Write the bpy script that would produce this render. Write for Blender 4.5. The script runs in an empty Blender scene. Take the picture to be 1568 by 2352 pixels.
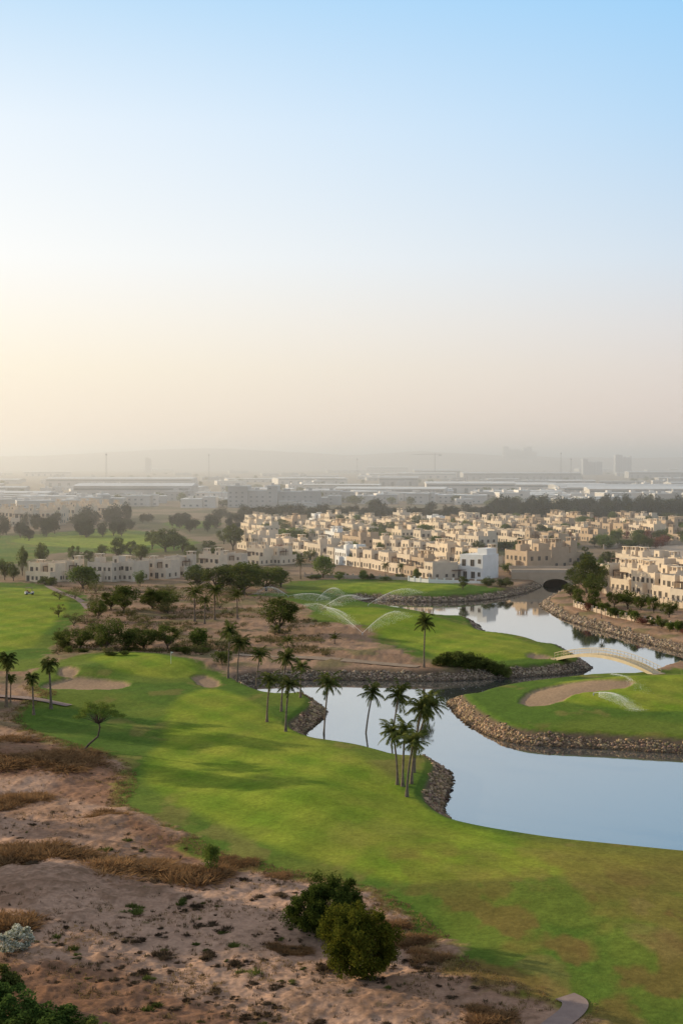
import bpy, math, random, numpy as np
from mathutils import Vector, Matrix
random.seed(7); rng=np.random.default_rng(7)
R=random.random
def U(a,b): return a+(b-a)*random.random()
sc=bpy.context.scene
sc.view_settings.view_transform='Standard'; sc.view_settings.look='None'; sc.view_settings.exposure=0
COL=sc.collection
# ---------------------------------------------------------------- survey helper (camera station 42.3 m above water)
FL=3267.; HZ=1058.; CAMZ=42.3; GZ=2.3
P=math.atan((1176-HZ)/FL); CP,SP=math.cos(P),math.sin(P)
def ray(u,v):
    a=1176-v
    return (u-784., FL*CP+a*SP, -FL*SP+a*CP)
def G(u,v,z=GZ):
    d=ray(u,v); t=(z-CAMZ)/min(d[2],-0.5)
    return (d[0]*t,d[1]*t)
def ZAT(y,v):
    d=ray(784,v); return CAMZ+d[2]*y/d[1]
# ---------------------------------------------------------------- noise
TAB=rng.random((256,256))
def vn(x,y,s=0):
    x=np.asarray(x,float)+s*17.3; y=np.asarray(y,float)+s*31.7
    xi=np.floor(x).astype(int); yi=np.floor(y).astype(int)
    fx=x-xi; fy=y-yi; fx=fx*fx*(3-2*fx); fy=fy*fy*(3-2*fy)
    a=TAB[xi%256,yi%256]; b=TAB[(xi+1)%256,yi%256]; c=TAB[xi%256,(yi+1)%256]; d=TAB[(xi+1)%256,(yi+1)%256]
    return (a*(1-fx)+b*fx)*(1-fy)+(c*(1-fx)+d*fx)*fy
def fbm(x,y,o=4,s=0):
    r=0;a=.5;t=0
    for i in range(o):
        r=r+a*vn(x,y,s+i); t+=a; a*=.5; x=x*2.03; y=y*2.03
    return r/t
def sst(x,a,b):
    t=np.clip((x-a)/(b-a),0,1); return t*t*(3-2*t)
# ---------------------------------------------------------------- polygon signed distance (positive outside)
def poly_sd(x,y,poly):
    x=np.atleast_1d(x).astype(float); y=np.atleast_1d(y).astype(float)
    A=np.asarray(poly); B=np.roll(A,-1,axis=0); E=B-A; L2=(E**2).sum(1)+1e-9
    out=np.empty(x.shape)
    ch=max(1,700000//len(A))
    for i in range(0,len(x),ch):
        px=x[i:i+ch,None]; py=y[i:i+ch,None]
        wx=px-A[:,0]; wy=py-A[:,1]
        t=np.clip((wx*E[:,0]+wy*E[:,1])/L2,0,1)
        dx=wx-t*E[:,0]; dy=wy-t*E[:,1]
        d=np.sqrt((dx*dx+dy*dy).min(1))
        c=((A[:,1]<=py)&(B[:,1]>py))|((A[:,1]>py)&(B[:,1]<=py))
        xi=A[:,0]+(py-A[:,1])*E[:,0]/np.where(np.abs(E[:,1])<1e-9,1e-9,E[:,1])
        ins=((c&(px<xi)).sum(1)%2)==1
        out[i:i+ch]=np.where(ins,-d,d)
    return out
def sd_box(x,y,poly,m=30):
    P_=np.asarray(poly); r=np.full(len(x),float(m))
    k=(x>P_[:,0].min()-m)&(x<P_[:,0].max()+m)&(y>P_[:,1].min()-m)&(y<P_[:,1].max()+m)
    if k.any(): r[k]=poly_sd(x[k],y[k],poly)
    return r
def chaikin(p,n=2):
    p=np.asarray(p,float)
    for _ in range(n):
        q=np.roll(p,-1,axis=0); r=np.empty((2*len(p),p.shape[1])); r[0::2]=.75*p+.25*q; r[1::2]=.25*p+.75*q; p=r
    return p
# ---------------------------------------------------------------- water outline
W=[('n',2100,1990),('n',1700,1958),('n',1568,1947),('n',1480,1938),('n',1400,1930),('n',1300,1920),('n',1220,1908),('n',1130,1893),('n',1060,1876),
('w',1014,1866),('w',1024,1838),('w',1036,1802),('w',1040,1782),('w',1016,1762),('w',985,1750),
('n',945,1732),('n',900,1719),('n',850,1706),('n',790,1697),('n',740,1690),('w',690,1690),
('w',722,1668),('w',746,1648),('w',750,1632),('w',730,1614),('w',695,1602),('n',650,1590),('n',610,1579),
('w',575,1584),('w',560,1572),('w',600,1566),('w',700,1562),('w',800,1562),('w',900,1564),('w',1000,1566),('w',1100,1561),('w',1200,1556),('w',1290,1550),('w',1350,1542),
('w',1358,1533),('w',1335,1517),('w',1305,1502),('w',1292,1490),('n',1268,1476),('n',1235,1462),('n',1180,1452),('n',1115,1446),
('w',1102,1444),('w',1095,1434),('w',1068,1426),('n',1025,1411),('n',980,1401),('n',920,1391),('n',860,1383),('w',820,1382),
('w',840,1375),('w',900,1381),('w',1000,1384),('w',1100,1381),('w',1180,1369),('w',1230,1354),('w',1244,1346),('w',1252,1330),('w',1304,1330),('w',1308,1352),
('w',1262,1373),('w',1240,1388),('w',1248,1398),('w',1275,1413),('w',1310,1430),('w',1380,1448),('w',1450,1470),('w',1568,1500),('w',1800,1560),
('w',1800,1585),('w',1568,1530),('w',1535,1534),('w',1512,1543),('n',1450,1542),('n',1400,1542),('n',1340,1544),('n',1260,1553),('n',1170,1563),('n',1100,1577),('n',1062,1592),
('w',1022,1607),('w',1040,1636),('w',1075,1666),('w',1130,1696),('w',1200,1711),('w',1300,1717),('w',1400,1721),('w',1500,1728),('w',1568,1731),('w',2100,1770)]
wp=[]
for k,u,v in W:
    if k=='w': x,y=G(u,v,0.); wp.append((x,y,1.))
    else:
        x,y=G(u,v,GZ); l=math.hypot(x,y); wp.append((x+x/l*3.4,y+y/l*3.4,0.))
WP=chaikin(wp,2); WXY=WP[:,:2]
MOUNDS=[(345,1530,1.3,22,14),(1350,1600,.6,16,12),(200,1550,.8,10,8),(1480,1570,.8,14,10),(620,1650,.6,10,12),(1150,1500,.7,18,10),(900,1430,.8,20,20),(1000,1350,.9,25,15),(250,1890,.8,8,10),(60,2050,1.2,9,14),(640,1830,.5,12,9),(1250,2080,.6,12,10)]
MW=[(G(u,v)[0],G(u,v)[1],h,a,b) for u,v,h,a,b in MOUNDS]
def TH(x,y):
    x=np.atleast_1d(x).astype(float); y=np.atleast_1d(y).astype(float)
    s=sd_box(x,y,WXY,30)
    z=np.interp(s,[-5,-0.0,2.7,3.6,14],[-2.2,0,1.8,2.05,2.35])
    near=1-sst(y,420,520)
    k=sst(s,3.5,18)*near
    z=z+k*((fbm(x/24,y/24,3,3)-.5)*1.7)
    for mx,my,h,a,b in MW: z=z+k*h*np.exp(-((x-mx)/a)**2-((y-my)/b)**2)
    return z
def HIT(u,v):
    z=GZ
    for _ in range(4):
        x,y=G(u,v,z); z=float(TH(x,y)[0])
    return x,y,z
# ---------------------------------------------------------------- materials
def nt(name):
    m=bpy.data.materials.new(name); m.use_nodes=True; n=m.node_tree; n.nodes.clear(); return m,n
def N(n,t,**k):
    x=n.nodes.new(t)
    for a,b in k.items(): setattr(x,a,b)
    return x
def ramp(n,stops,interp='LINEAR'):
    r=n.nodes.new('ShaderNodeValToRGB'); r.color_ramp.interpolation=interp
    e=r.color_ramp.elements
    while len(e)<len(stops): e.new(.5)
    for i,(p,c) in enumerate(stops):
        e[i].position=p; e[i].color=(*c,1) if len(c)==3 else c
    return r
def plain(name,c1,c2,scale=1.,rough=.85,objrand=0.,metal=0.,bump=0.,detail=4):
    m,n=nt(name); o=N(n,'ShaderNodeOutputMaterial'); b=N(n,'ShaderNodeBsdfPrincipled')
    b.inputs['Roughness'].default_value=rough; b.inputs['Metallic'].default_value=metal
    if 'Specular IOR Level' in b.inputs: b.inputs['Specular IOR Level'].default_value=.25
    g=N(n,'ShaderNodeNewGeometry'); no=N(n,'ShaderNodeTexNoise'); no.inputs['Scale'].default_value=scale; no.inputs['Detail'].default_value=detail
    n.links.new(g.outputs['Position'],no.inputs['Vector'])
    r=ramp(n,[(.3,c1),(.7,c2)]); n.links.new(no.outputs['Fac'],r.inputs['Fac'])
    src=r.outputs['Color']
    if objrand:
        oi=N(n,'ShaderNodeObjectInfo'); hs=N(n,'ShaderNodeHueSaturation'); mr=N(n,'ShaderNodeMapRange')
        mr.inputs['To Min'].default_value=1-objrand; mr.inputs['To Max'].default_value=1+objrand
        n.links.new(oi.outputs['Random'],mr.inputs['Value']); n.links.new(mr.outputs[0],hs.inputs['Value']); n.links.new(mr.outputs[0],hs.inputs['Saturation'])
        n.links.new(src,hs.inputs['Color']); src=hs.outputs['Color']
    n.links.new(src,b.inputs['Base Color'])
    if bump:
        bp=N(n,'ShaderNodeBump'); bp.inputs['Strength'].default_value=bump; bp.inputs['Distance'].default_value=.1
        n.links.new(no.outputs['Fac'],bp.inputs['Height']); n.links.new(bp.outputs[0],b.inputs['Normal'])
    n.links.new(b.outputs[0],o.inputs[0]); return m
def leafmat(name,c1,c2,scale=1.2,tr=.3,objrand=.25):
    m,n=nt(name); o=N(n,'ShaderNodeOutputMaterial')
    g=N(n,'ShaderNodeNewGeometry'); no=N(n,'ShaderNodeTexNoise'); no.inputs['Scale'].default_value=scale; no.inputs['Detail'].default_value=3
    n.links.new(g.outputs['Position'],no.inputs['Vector'])
    r=ramp(n,[(.32,c1),(.68,c2)]); n.links.new(no.outputs['Fac'],r.inputs['Fac'])
    oi=N(n,'ShaderNodeObjectInfo'); hs=N(n,'ShaderNodeHueSaturation'); mr=N(n,'ShaderNodeMapRange')
    mr.inputs['To Min'].default_value=1-objrand; mr.inputs['To Max'].default_value=1+objrand
    n.links.new(oi.outputs['Random'],mr.inputs['Value']); n.links.new(mr.outputs[0],hs.inputs['Value'])
    n.links.new(r.outputs['Color'],hs.inputs['Color'])
    d=N(n,'ShaderNodeBsdfDiffuse'); t=N(n,'ShaderNodeBsdfTranslucent'); mx=N(n,'ShaderNodeMixShader'); mx.inputs[0].default_value=tr
    n.links.new(hs.outputs[0],d.inputs['Color']); n.links.new(hs.outputs[0],t.inputs['Color'])
    n.links.new(d.outputs[0],mx.inputs[1]); n.links.new(t.outputs[0],mx.inputs[2]); n.links.new(mx.outputs[0],o.inputs[0]); return m
M_wall=plain('cream_render',(.64,.52,.39),(.74,.61,.465),.5,.9,.12)
M_fence=plain('garden_wall_render',(.46,.36,.27),(.54,.43,.33),.5,.9,.05)
M_tan=plain('tan_render',(.46,.34,.235),(.53,.40,.28),.5,.9,.1)
M_white=plain('white_render',(.74,.72,.69),(.82,.80,.77),.4,.8)
M_roof=plain('roof_screed',(.48,.41,.34),(.58,.50,.42),.4,.95,.1)
M_glass=plain('window_glass',(.065,.06,.055),(.11,.10,.09),.8,.15)
M_fglass=plain('hazed_window_glass',(.22,.21,.20),(.29,.28,.26),.8,.3)  # distant panes, paler than the near glass: haze put into the colour
M_frame=plain('window_frame',(.36,.28,.21),(.42,.33,.25),1,.6)
M_wood=plain('dark_timber',(.15,.10,.07),(.22,.15,.105),2,.8)
M_tyre=plain('black_rubber',(.02,.02,.02),(.03,.03,.03),2,.8)
M_ind=plain('painted_cladding',(.54,.49,.44),(.66,.61,.56),.05,.7,.3)
M_indroof=plain('metal_roof_sheet',(.63,.61,.58),(.75,.73,.70),.03,.5,.2)
M_steel=plain('galvanised_steel',(.25,.25,.25),(.35,.35,.35),2,.5)
M_bark=plain('palm_bark',(.12,.09,.065),(.24,.18,.13),3,.95,.15,bump=.4)
M_bark2=plain('tree_bark',(.07,.05,.035),(.15,.11,.08),3,.95,.15,bump=.4)
M_palm=leafmat('palm_leaf',(.045,.068,.018),(.16,.165,.045),.8,.3)
M_leafD=leafmat('dark_tree_leaf',(.058,.082,.022),(.155,.17,.046),.6,.38)
M_leafG=leafmat('green_tree_leaf',(.075,.12,.025),(.18,.22,.05),.7,.35)
M_leafS=leafmat('olive_thorn_leaf',(.09,.095,.042),(.20,.185,.07),.5,.35)
M_leafB=leafmat('near_bush_leaf',(.035,.055,.012),(.10,.125,.026),1.6,.35,.05)
M_leafO=leafmat('olive_bush_leaf',(.040,.058,.010),(.16,.155,.022),1.8,.35,.05)
M_leafL=leafmat('lush_bush_leaf',(.04,.075,.018),(.12,.17,.04),1.2,.35)
M_leafC=leafmat('casuarina_leaf',(.02,.03,.017),(.05,.065,.032),.2,.2)
M_dry=leafmat('dry_twig',(.19,.11,.055),(.36,.21,.10),.6,.3,.2)
M_scrub=leafmat('scrub_twig',(.06,.042,.028),(.14,.098,.062),1.,.2,.35)
M_scrubg=leafmat('dry_grass_blade',(.15,.10,.055),(.32,.22,.10),.5,.3,0)
M_tuft=leafmat('dark_tuft_blade',(.06,.045,.03),(.15,.11,.06),.7,.2,0)
M_under=leafmat('undergrowth_leaf',(.075,.075,.032),(.22,.165,.08),.25,.3,0)
M_red=leafmat('bougainvillea_leaf',(.12,.05,.04),(.28,.11,.08),1.,.3)
M_flow=leafmat('white_blossom',(.06,.09,.03),(.75,.72,.62),5.,.3)
M_drop=leafmat('water_spray',(.85,.85,.85),(.95,.95,.95),1,.5,0)
# ---------------------------------------------------------------- mesh utils
def npmesh(name,V,Fc,mats,mi=None,smooth=False):
    V=np.asarray(V,np.float32); me=bpy.data.meshes.new(name)
    if isinstance(Fc,np.ndarray) and Fc.ndim==2:
        k=Fc.shape[1]; nf=len(Fc)
        me.vertices.add(len(V)); me.vertices.foreach_set('co',V.ravel())
        me.loops.add(nf*k); me.loops.foreach_set('vertex_index',Fc.astype(np.int32).ravel())
        me.polygons.add(nf); me.polygons.foreach_set('loop_start',np.arange(0,nf*k,k,dtype=np.int32)); me.polygons.foreach_set('loop_total',np.full(nf,k,np.int32))
        me.update(calc_edges=True)
    else:
        me.from_pydata(V.tolist(),[],[tuple(f) for f in Fc]); me.update()
    for m in mats: me.materials.append(m)
    if mi is not None: me.polygons.foreach_set('material_index',np.asarray(mi,np.int32))
    if smooth: me.polygons.foreach_set('use_smooth',np.ones(len(me.polygons),bool))
    return me
def obj(name,me,parent=None,**k):
    o=bpy.data.objects.new(name,me); COL.objects.link(o)
    if parent is not None: o.parent=parent
    for a,b in k.items(): o[a]=b
    return o
class MB:
    def __init__(s): s.v=[];s.f=[];s.m=[]
    def box(s,x0,x1,y0,y1,z0,z1,m=0):
        b=len(s.v); s.v+=[(x0,y0,z0),(x1,y0,z0),(x1,y1,z0),(x0,y1,z0),(x0,y0,z1),(x1,y0,z1),(x1,y1,z1),(x0,y1,z1)]
        for q in ((3,2,1,0),(4,5,6,7),(0,1,5,4),(1,2,6,5),(2,3,7,6),(3,0,4,7)): s.f.append(tuple(b+i for i in q)); s.m.append(m)
    def cyl(s,p,q,r0,r1,n=8,m=0,cap=True):
        p=Vector(p);q=Vector(q); d=(q-p).normalized(); a=d.orthogonal().normalized(); c=d.cross(a); b=len(s.v)
        for w,r in ((p,r0),(q,r1)):
            for i in range(n):
                t=2*math.pi*i/n; s.v.append(tuple(w+a*math.cos(t)*r+c*math.sin(t)*r))
        for i in range(n):
            j=(i+1)%n; s.f.append((b+i,b+j,b+n+j,b+n+i)); s.m.append(m)
        if cap:
            s.f.append(tuple(b+n+i for i in range(n))); s.m.append(m); s.f.append(tuple(b+n-1-i for i in range(n))); s.m.append(m)
    def tube(s,pts,rad,n=7,m=0):
        b=len(s.v); pts=[Vector(p) for p in pts]
        for i,p in enumerate(pts):
            d=(pts[min(i+1,len(pts)-1)]-pts[max(i-1,0)]).normalized(); a=d.cross(Vector((0.1,1,0.05))).normalized(); c=d.cross(a)
            for k in range(n):
                t=2*math.pi*k/n; s.v.append(tuple(p+a*math.cos(t)*rad[i]+c*math.sin(t)*rad[i]))
        for i in range(len(pts)-1):
            for k in range(n):
                j=(k+1)%n; s.f.append((b+i*n+k,b+i*n+j,b+(i+1)*n+j,b+(i+1)*n+k)); s.m.append(m)
    def add(s,o,off=(0,0,0),yaw=0,mo=0):
        b=len(s.v); c,sn=math.cos(yaw),math.sin(yaw)
        s.v+=[(x*c-y*sn+off[0],x*sn+y*c+off[1],z+off[2]) for x,y,z in o.v]
        s.f+=[tuple(b+i for i in f) for f in o.f]; s.m+=[m+mo for m in o.m]
    def mesh(s,name,mats,smooth=False): return npmesh(name,s.v,s.f,mats,s.m,smooth)
# ================================================================ TERRAIN
def px_poly(pts,n=1): return chaikin([G(u,v) for u,v in pts],n)
GRASS=[px_poly(p) for p in [
 [(2100,2700),(1330,2700),(1335,2352),(1330,2302),(1230,2290),(1160,2276),(1100,2250),(1040,2216),(1020,2180),(980,2140),(930,2100),(860,2062),(780,2037),(700,2022),(600,2000),(520,1975),(460,1945),(400,1915),(320,1882),(262,1852),(285,1812),(290,1788),(270,1745),(200,1725),(150,1712),(60,1685),(20,1645),(60,1622),(130,1600),(60,1590),(90,1545),(150,1522),(200,1508),(300,1503),(400,1516),(500,1538),(545,1556),(640,1565),(800,1620),(1100,1750),(2100,1800)],
 [(-600,1335),(0,1338),(100,1338),(140,1352),(200,1372),(205,1395),(160,1440),(130,1480),(105,1530),(60,1546),(0,1542),(-600,1570)],
 [(566,1372),(600,1366),(660,1378),(720,1400),(700,1425),(780,1440),(850,1450),(870,1480),(920,1500),(1010,1526),(1100,1534),(1250,1534),(1340,1525),(1400,1480),(1250,1430),(1020,1395),(900,1380),(830,1376),(700,1362),(600,1364)],
 [(640,1342),(700,1334),(900,1328),(1000,1336),(1100,1350),(1180,1348),(1180,1366),(1080,1372),(950,1374),(800,1374),(680,1368),(650,1360)],
 [(1000,1600),(1080,1570),(1200,1545),(1400,1536),(1512,1540),(1560,1530),(2200,1620),(2200,1800),(1000,1800)],
 [(-700,1232),(0,1232),(120,1225),(250,1212),(350,1222),(460,1240),(440,1262),(300,1275),(150,1265),(60,1290),(0,1300),(-700,1310)],
 [(370,1200),(430,1194),(520,1200),(500,1212),(400,1216)]]]
FAIR=[px_poly(p) for p in [
 [(540,1590),(620,1640),(700,1690),(820,1730),(900,1780),(960,1840),(1060,1890),(1200,1925),(1350,1955),(1480,1970),(1505,1995),(1400,2020),(1200,2035),(1000,2040),(880,2030),(760,1990),(640,1960),(520,1900),(420,1850),(340,1800),(330,1740),(380,1700),(380,1640),(420,1600),(480,1580)],
 [(200,1520),(300,1510),(400,1520),(470,1540),(420,1565),(320,1560),(230,1545)],
 [(-500,1345),(100,1345),(170,1380),(120,1440),(60,1500),(-500,1530)],
 [(700,1400),(900,1400),(1050,1430),(1230,1475),(1260,1505),(1100,1520),(980,1505),(880,1460)],
 [(1320,1560),(1568,1556),(1900,1570),(1900,1620),(1500,1640),(1300,1620),(1180,1600)],
 [(720,1345),(900,1338),(1020,1345),(1080,1354),(900,1362),(740,1358)],
 [(0,1240),(150,1232),(260,1222),(400,1240),(300,1262),(100,1255)]]]
BUNK=[px_poly(p) for p in [
 [(1186,1610),(1210,1590),(1265,1576),(1330,1569),(1400,1575),(1460,1578),(1445,1592),(1370,1596),(1320,1600),(1296,1616),(1240,1624),(1200,1619)],
 [(85,1578),(150,1562),(200,1561),(280,1568),(306,1578),(270,1588),(200,1589),(120,1586)],
 [(128,1552),(150,1543),(186,1550),(180,1562),(140,1562)],
 [(438,1562),(455,1549),(490,1552),(508,1566),(500,1577),(460,1577)],
 [(1205,1503),(1230,1500),(1270,1506),(1250,1511),(1215,1509)]]]
LOT=px_poly([(1480,1258),(1540,1250),(1700,1255),(1700,1292),(1520,1290),(1470,1275)])
DARKS=[px_poly(p) for p in [[(-600,1700),(20,1690),(140,1715),(150,1760),(60,1790),(-600,1800)],[(180,1745),(270,1742),(288,1790),(262,1850),(180,1850),(120,1800)],[(300,1860),(400,1915),(470,1945),(440,1980),(330,1930),(230,1890)],[(-600,2200),(150,2210),(400,2300),(700,2420),(-600,2500)]]]
CARTP=[(1140,2480),(1215,2400),(1280,2352),(1318,2322),(1322,2302),(1296,2290)]
us=np.unique(np.concatenate([np.linspace(-2600,-60,60),np.arange(-60,1632,3.),np.linspace(1632,4200,60)]))
ts=(us-784)/FL
vs=np.concatenate([np.arange(2440,1500,-2.2),np.arange(1500,1180,-1.6),np.arange(1180,1068,-1.5)])
ys=np.array([40*FL/(v-1058) for v in vs]); ys=np.concatenate([np.linspace(-60,ys[0]-2,25),ys,np.geomspace(ys[-1]*1.1,30000,12)])
wid=np.maximum(ys,60.)
Y=np.repeat(ys[:,None],len(ts),1); X=wid[:,None]*ts[None,:]
x=X.ravel(); y=Y.ravel()
def polymask(polys,jit,soft,m=12):
    r=np.zeros(len(x))
    for p in polys:
        s=sd_box(x,y,p,m)
        r=np.maximum(r,1-sst(s+jit,-soft,soft))
    return r
n1=fbm(x/6,y/6,4,1); n2=fbm(x/1.3,y/1.3,3,9); n3=fbm(x/30,y/45,4,5); n4=fbm(x/12,y/12,5,12); n5=fbm(x/.45,y/.45,2,60)
g=polymask(GRASS,(n1-.5)*6+(n2-.5)*3.2,.9)
f=polymask(FAIR,(n1-.5)*1.0,1.4); b=polymask(BUNK,(n2-.5)*1.0+(n1-.5)*1.2,.5); lot=polymask([LOT],0,1.); dk=polymask(DARKS,(n1-.5)*6,1.5)
cp_=[G(u,v) for u,v in CARTP]; cpd=np.abs(sd_box(x,y,cp_+cp_[::-1][1:-1],12)); offp=sst(cpd,1.2,3.5)
sw=sd_box(x,y,WXY,30)
z=TH(x,y)
nearm=1-sst(y,420,520)
sand=(1-g)*nearm*sst(sw,2,8)*offp
z=z+sand*((n2-.5)*.40+(n1-.5)*.7+(n5-.5)*.08*(y<200))-b*.4*nearm*(y<420)
z=z+g*(1-sst(y,180,240))*sst(sw,4,10)*offp*(n1-.5)*.18
def mixc(c,m,d): return c*(1-m[:,None])+np.asarray(d)[None,:]*m[:,None] if np.ndim(d)==1 else c*(1-m[:,None])+d*m[:,None]
A=lambda *c: np.array(c,float)
c=np.tile(A(.46,.29,.205),(len(x),1))
c=mixc(c,sst(n4,.44,.64)*.65,A(.30,.175,.115))
c=mixc(c,sst(n2*.6+n4*.4,.54,.68)*.6,A(.20,.115,.07))
c=mixc(c,sst(n5*.5+n1*.5,.57,.70)*.5,A(.15,.095,.06))
c=mixc(c,dk*.7,A(.215,.105,.058))
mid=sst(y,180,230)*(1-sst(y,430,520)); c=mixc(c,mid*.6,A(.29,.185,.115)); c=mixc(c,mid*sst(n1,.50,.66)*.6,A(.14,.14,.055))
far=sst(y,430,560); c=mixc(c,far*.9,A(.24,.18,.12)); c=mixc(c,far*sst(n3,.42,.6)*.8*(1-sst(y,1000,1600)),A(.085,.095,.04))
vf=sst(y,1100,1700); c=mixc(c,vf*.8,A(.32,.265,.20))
gc=np.tile(A(.092,.155,.022),(len(x),1))
gc=mixc(gc,sst(n4,.40,.64)*.7,A(.155,.19,.030))
fc=np.tile(A(.155,.232,.020),(len(x),1))
q=(x*.80+y*.6)+(n3-.5)*10; st=np.clip(np.sin(q*2*math.pi/8.)*1.6,-1,1)*.5+.5; q2=(x*.9-y*.42)+(n3-.5)*4; st2=np.clip(np.sin(q2*2*math.pi/9.)*1.6,-1,1)*.5+.5
fc=mixc(fc,np.clip((st*.38+st2*.34)*(.4+1.2*n3),0,1),A(.28,.315,.036))
fc=mixc(fc,sst(n4,.5,.7)*.35,A(.28,.265,.045))
gc=mixc(gc,f,fc)
dm=(1-sst(y,132,165))*sst(fbm(x/9,y/14,4,21),.40,.55)*sst(x+(y-100)*.1,-5,10)
gc=mixc(gc,dm*.7,A(.23,.17,.042))
dm2=(1-sst(y,118,150))*sst(fbm(x/4,y/7,4,71),.45,.6)*sst(x+(y-100)*.1,-5,10)
gc=mixc(gc,dm2*.6,A(.20,.105,.04))
gc=mixc(gc,sst(fbm(x/5,y/9,4,33),.60,.72)*.45*(1-f*.7),A(.26,.19,.065))
gc*= (0.82+.36*n2)[:,None]
c=mixc(c,g,gc)
gs=1-np.abs(g-.5)*2; c=mixc(c,gs*.6*(y<260),A(.29,.20,.065))
c=mixc(c,b*.95,A(.36,.24,.16)); c=mixc(c,lot,A(.46,.37,.29))
c=mixc(c,(1-sst(sw,2.2,3.0)),A(.14,.10,.068))
c*= (0.87+.26*n5)[:,None]
nr,nc=X.shape
idx=np.arange(nr*nc).reshape(nr,nc)
Fq=np.stack([idx[:-1,:-1].ravel(),idx[:-1,1:].ravel(),idx[1:,1:].ravel(),idx[1:,:-1].ravel()],1)
M_g,n=nt('ground_soil_and_turf'); o_=N(n,'ShaderNodeOutputMaterial'); bs=N(n,'ShaderNodeBsdfPrincipled'); bs.inputs['Roughness'].default_value=1.; bs.inputs['Specular IOR Level'].default_value=.05
at=N(n,'ShaderNodeAttribute',attribute_name='Col'); ge=N(n,'ShaderNodeNewGeometry')
na=N(n,'ShaderNodeTexNoise'); na.inputs['Scale'].default_value=2.2; na.inputs['Detail'].default_value=8; na.inputs['Roughness'].default_value=.7
n.links.new(ge.outputs['Position'],na.inputs['Vector'])
mr=N(n,'ShaderNodeMapRange'); mr.inputs['From Min'].default_value=.3; mr.inputs['From Max'].default_value=.7; mr.inputs['To Min'].default_value=.74; mr.inputs['To Max'].default_value=1.26
n.links.new(na.outputs['Fac'],mr.inputs['Value'])
vm=N(n,'ShaderNodeVectorMath',operation='SCALE'); n.links.new(at.outputs['Color'],vm.inputs[0]); n.links.new(mr.outputs[0],vm.inputs['Scale'])
n.links.new(vm.outputs[0],bs.inputs['Base Color'])
bp=N(n,'ShaderNodeBump'); bp.inputs['Distance'].default_value=.14; bp.inputs['Strength'].default_value=.45
n.links.new(na.outputs['Fac'],bp.inputs['Height']); n.links.new(bp.outputs[0],bs.inputs['Normal']); n.links.new(bs.outputs[0],o_.inputs[0])
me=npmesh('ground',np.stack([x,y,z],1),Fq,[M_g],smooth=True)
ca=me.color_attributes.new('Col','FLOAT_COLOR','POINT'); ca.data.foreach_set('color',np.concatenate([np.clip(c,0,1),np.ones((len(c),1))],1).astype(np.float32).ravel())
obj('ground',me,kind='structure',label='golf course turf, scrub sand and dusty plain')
# ================================================================ WATER
M_w,n=nt('lake_water'); o_=N(n,'ShaderNodeOutputMaterial'); df=N(n,'ShaderNodeBsdfDiffuse'); df.inputs['Color'].default_value=(.09,.098,.096,1)
gl=N(n,'ShaderNodeBsdfGlossy'); gl.inputs['Roughness'].default_value=.04; gl.inputs['Color'].default_value=(.94,.92,.89,1)
fr=N(n,'ShaderNodeFresnel'); fr.inputs['IOR'].default_value=1.33; ad=N(n,'ShaderNodeMath',operation='ADD',use_clamp=True); ad.inputs[1].default_value=.33
ge=N(n,'ShaderNodeNewGeometry'); no=N(n,'ShaderNodeTexNoise'); no.inputs['Scale'].default_value=.8; no.inputs['Detail'].default_value=3
n.links.new(ge.outputs['Position'],no.inputs['Vector']); bp=N(n,'ShaderNodeBump'); bp.inputs['Strength'].default_value=.05; bp.inputs['Distance'].default_value=.05
n.links.new(no.outputs['Fac'],bp.inputs['Height']); n.links.new(bp.outputs[0],gl.inputs['Normal'])
mx=N(n,'ShaderNodeMixShader'); n.links.new(fr.outputs[0],ad.inputs[0]); n.links.new(ad.outputs[0],mx.inputs[0]); n.links.new(df.outputs[0],mx.inputs[1]); n.links.new(gl.outputs[0],mx.inputs[2]); n.links.new(mx.outputs[0],o_.inputs[0])
obj('water',npmesh('water',[(-60,130,0),(420,130,0),(420,520,0),(-60,520,0)],[(0,1,2,3)],[M_w]),kind='structure',label='calm grey blue lagoon water')
# ================================================================ ROCKS
t_=(1+5**.5)/2
IV=np.array([(-1,t_,0),(1,t_,0),(-1,-t_,0),(1,-t_,0),(0,-1,t_),(0,1,t_),(0,-1,-t_),(0,1,-t_),(t_,0,-1),(t_,0,1),(-t_,0,-1),(-t_,0,1)])/1.9
IF=np.array([(0,11,5),(0,5,1),(0,1,7),(0,7,10),(0,10,11),(1,5,9),(5,11,4),(11,10,2),(10,7,6),(7,1,8),(3,9,4),(3,4,2),(3,2,6),(3,6,8),(3,8,9),(4,9,5),(2,4,11),(6,2,10),(8,6,7),(9,8,1)])
area=0.5*np.sum(WXY[:,0]*np.roll(WXY[:,1],-1)-np.roll(WXY[:,0],-1)*WXY[:,1]); sgn=1 if area>0 else -1
pos=[]
for i in range(len(WP)):
    a=WP[i]; b2=WP[(i+1)%len(WP)]
    if min(a[2],b2[2])<.3: continue
    e=b2[:2]-a[:2]; L=np.hypot(*e)
    if L<1e-3 or abs((a[0]+b2[0])/2)>(a[1])*.27+10: continue
    nx,ny=e[1]/L*sgn,-e[0]/L*sgn
    stp=.34 if a[1]<330 else .5
    for k in range(int(L/stp)+1):
        for o in np.arange(-.4,2.9,stp):
            s_=(k*stp+U(-.25,.25))/L; oo=o+U(-.2,.2)
            pos.append((a[0]+e[0]*s_+nx*oo,a[1]+e[1]*s_+ny*oo,oo,stp))
pos=np.array(pos); sdp=sd_box(pos[:,0],pos[:,1],WXY,30); lim=1.3+1.9*fbm(pos[:,0]/3,pos[:,1]/3,3,3); pos=pos[(sdp<lim)&(sdp>-.6)]; sdp=sd_box(pos[:,0],pos[:,1],WXY,30)
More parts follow.
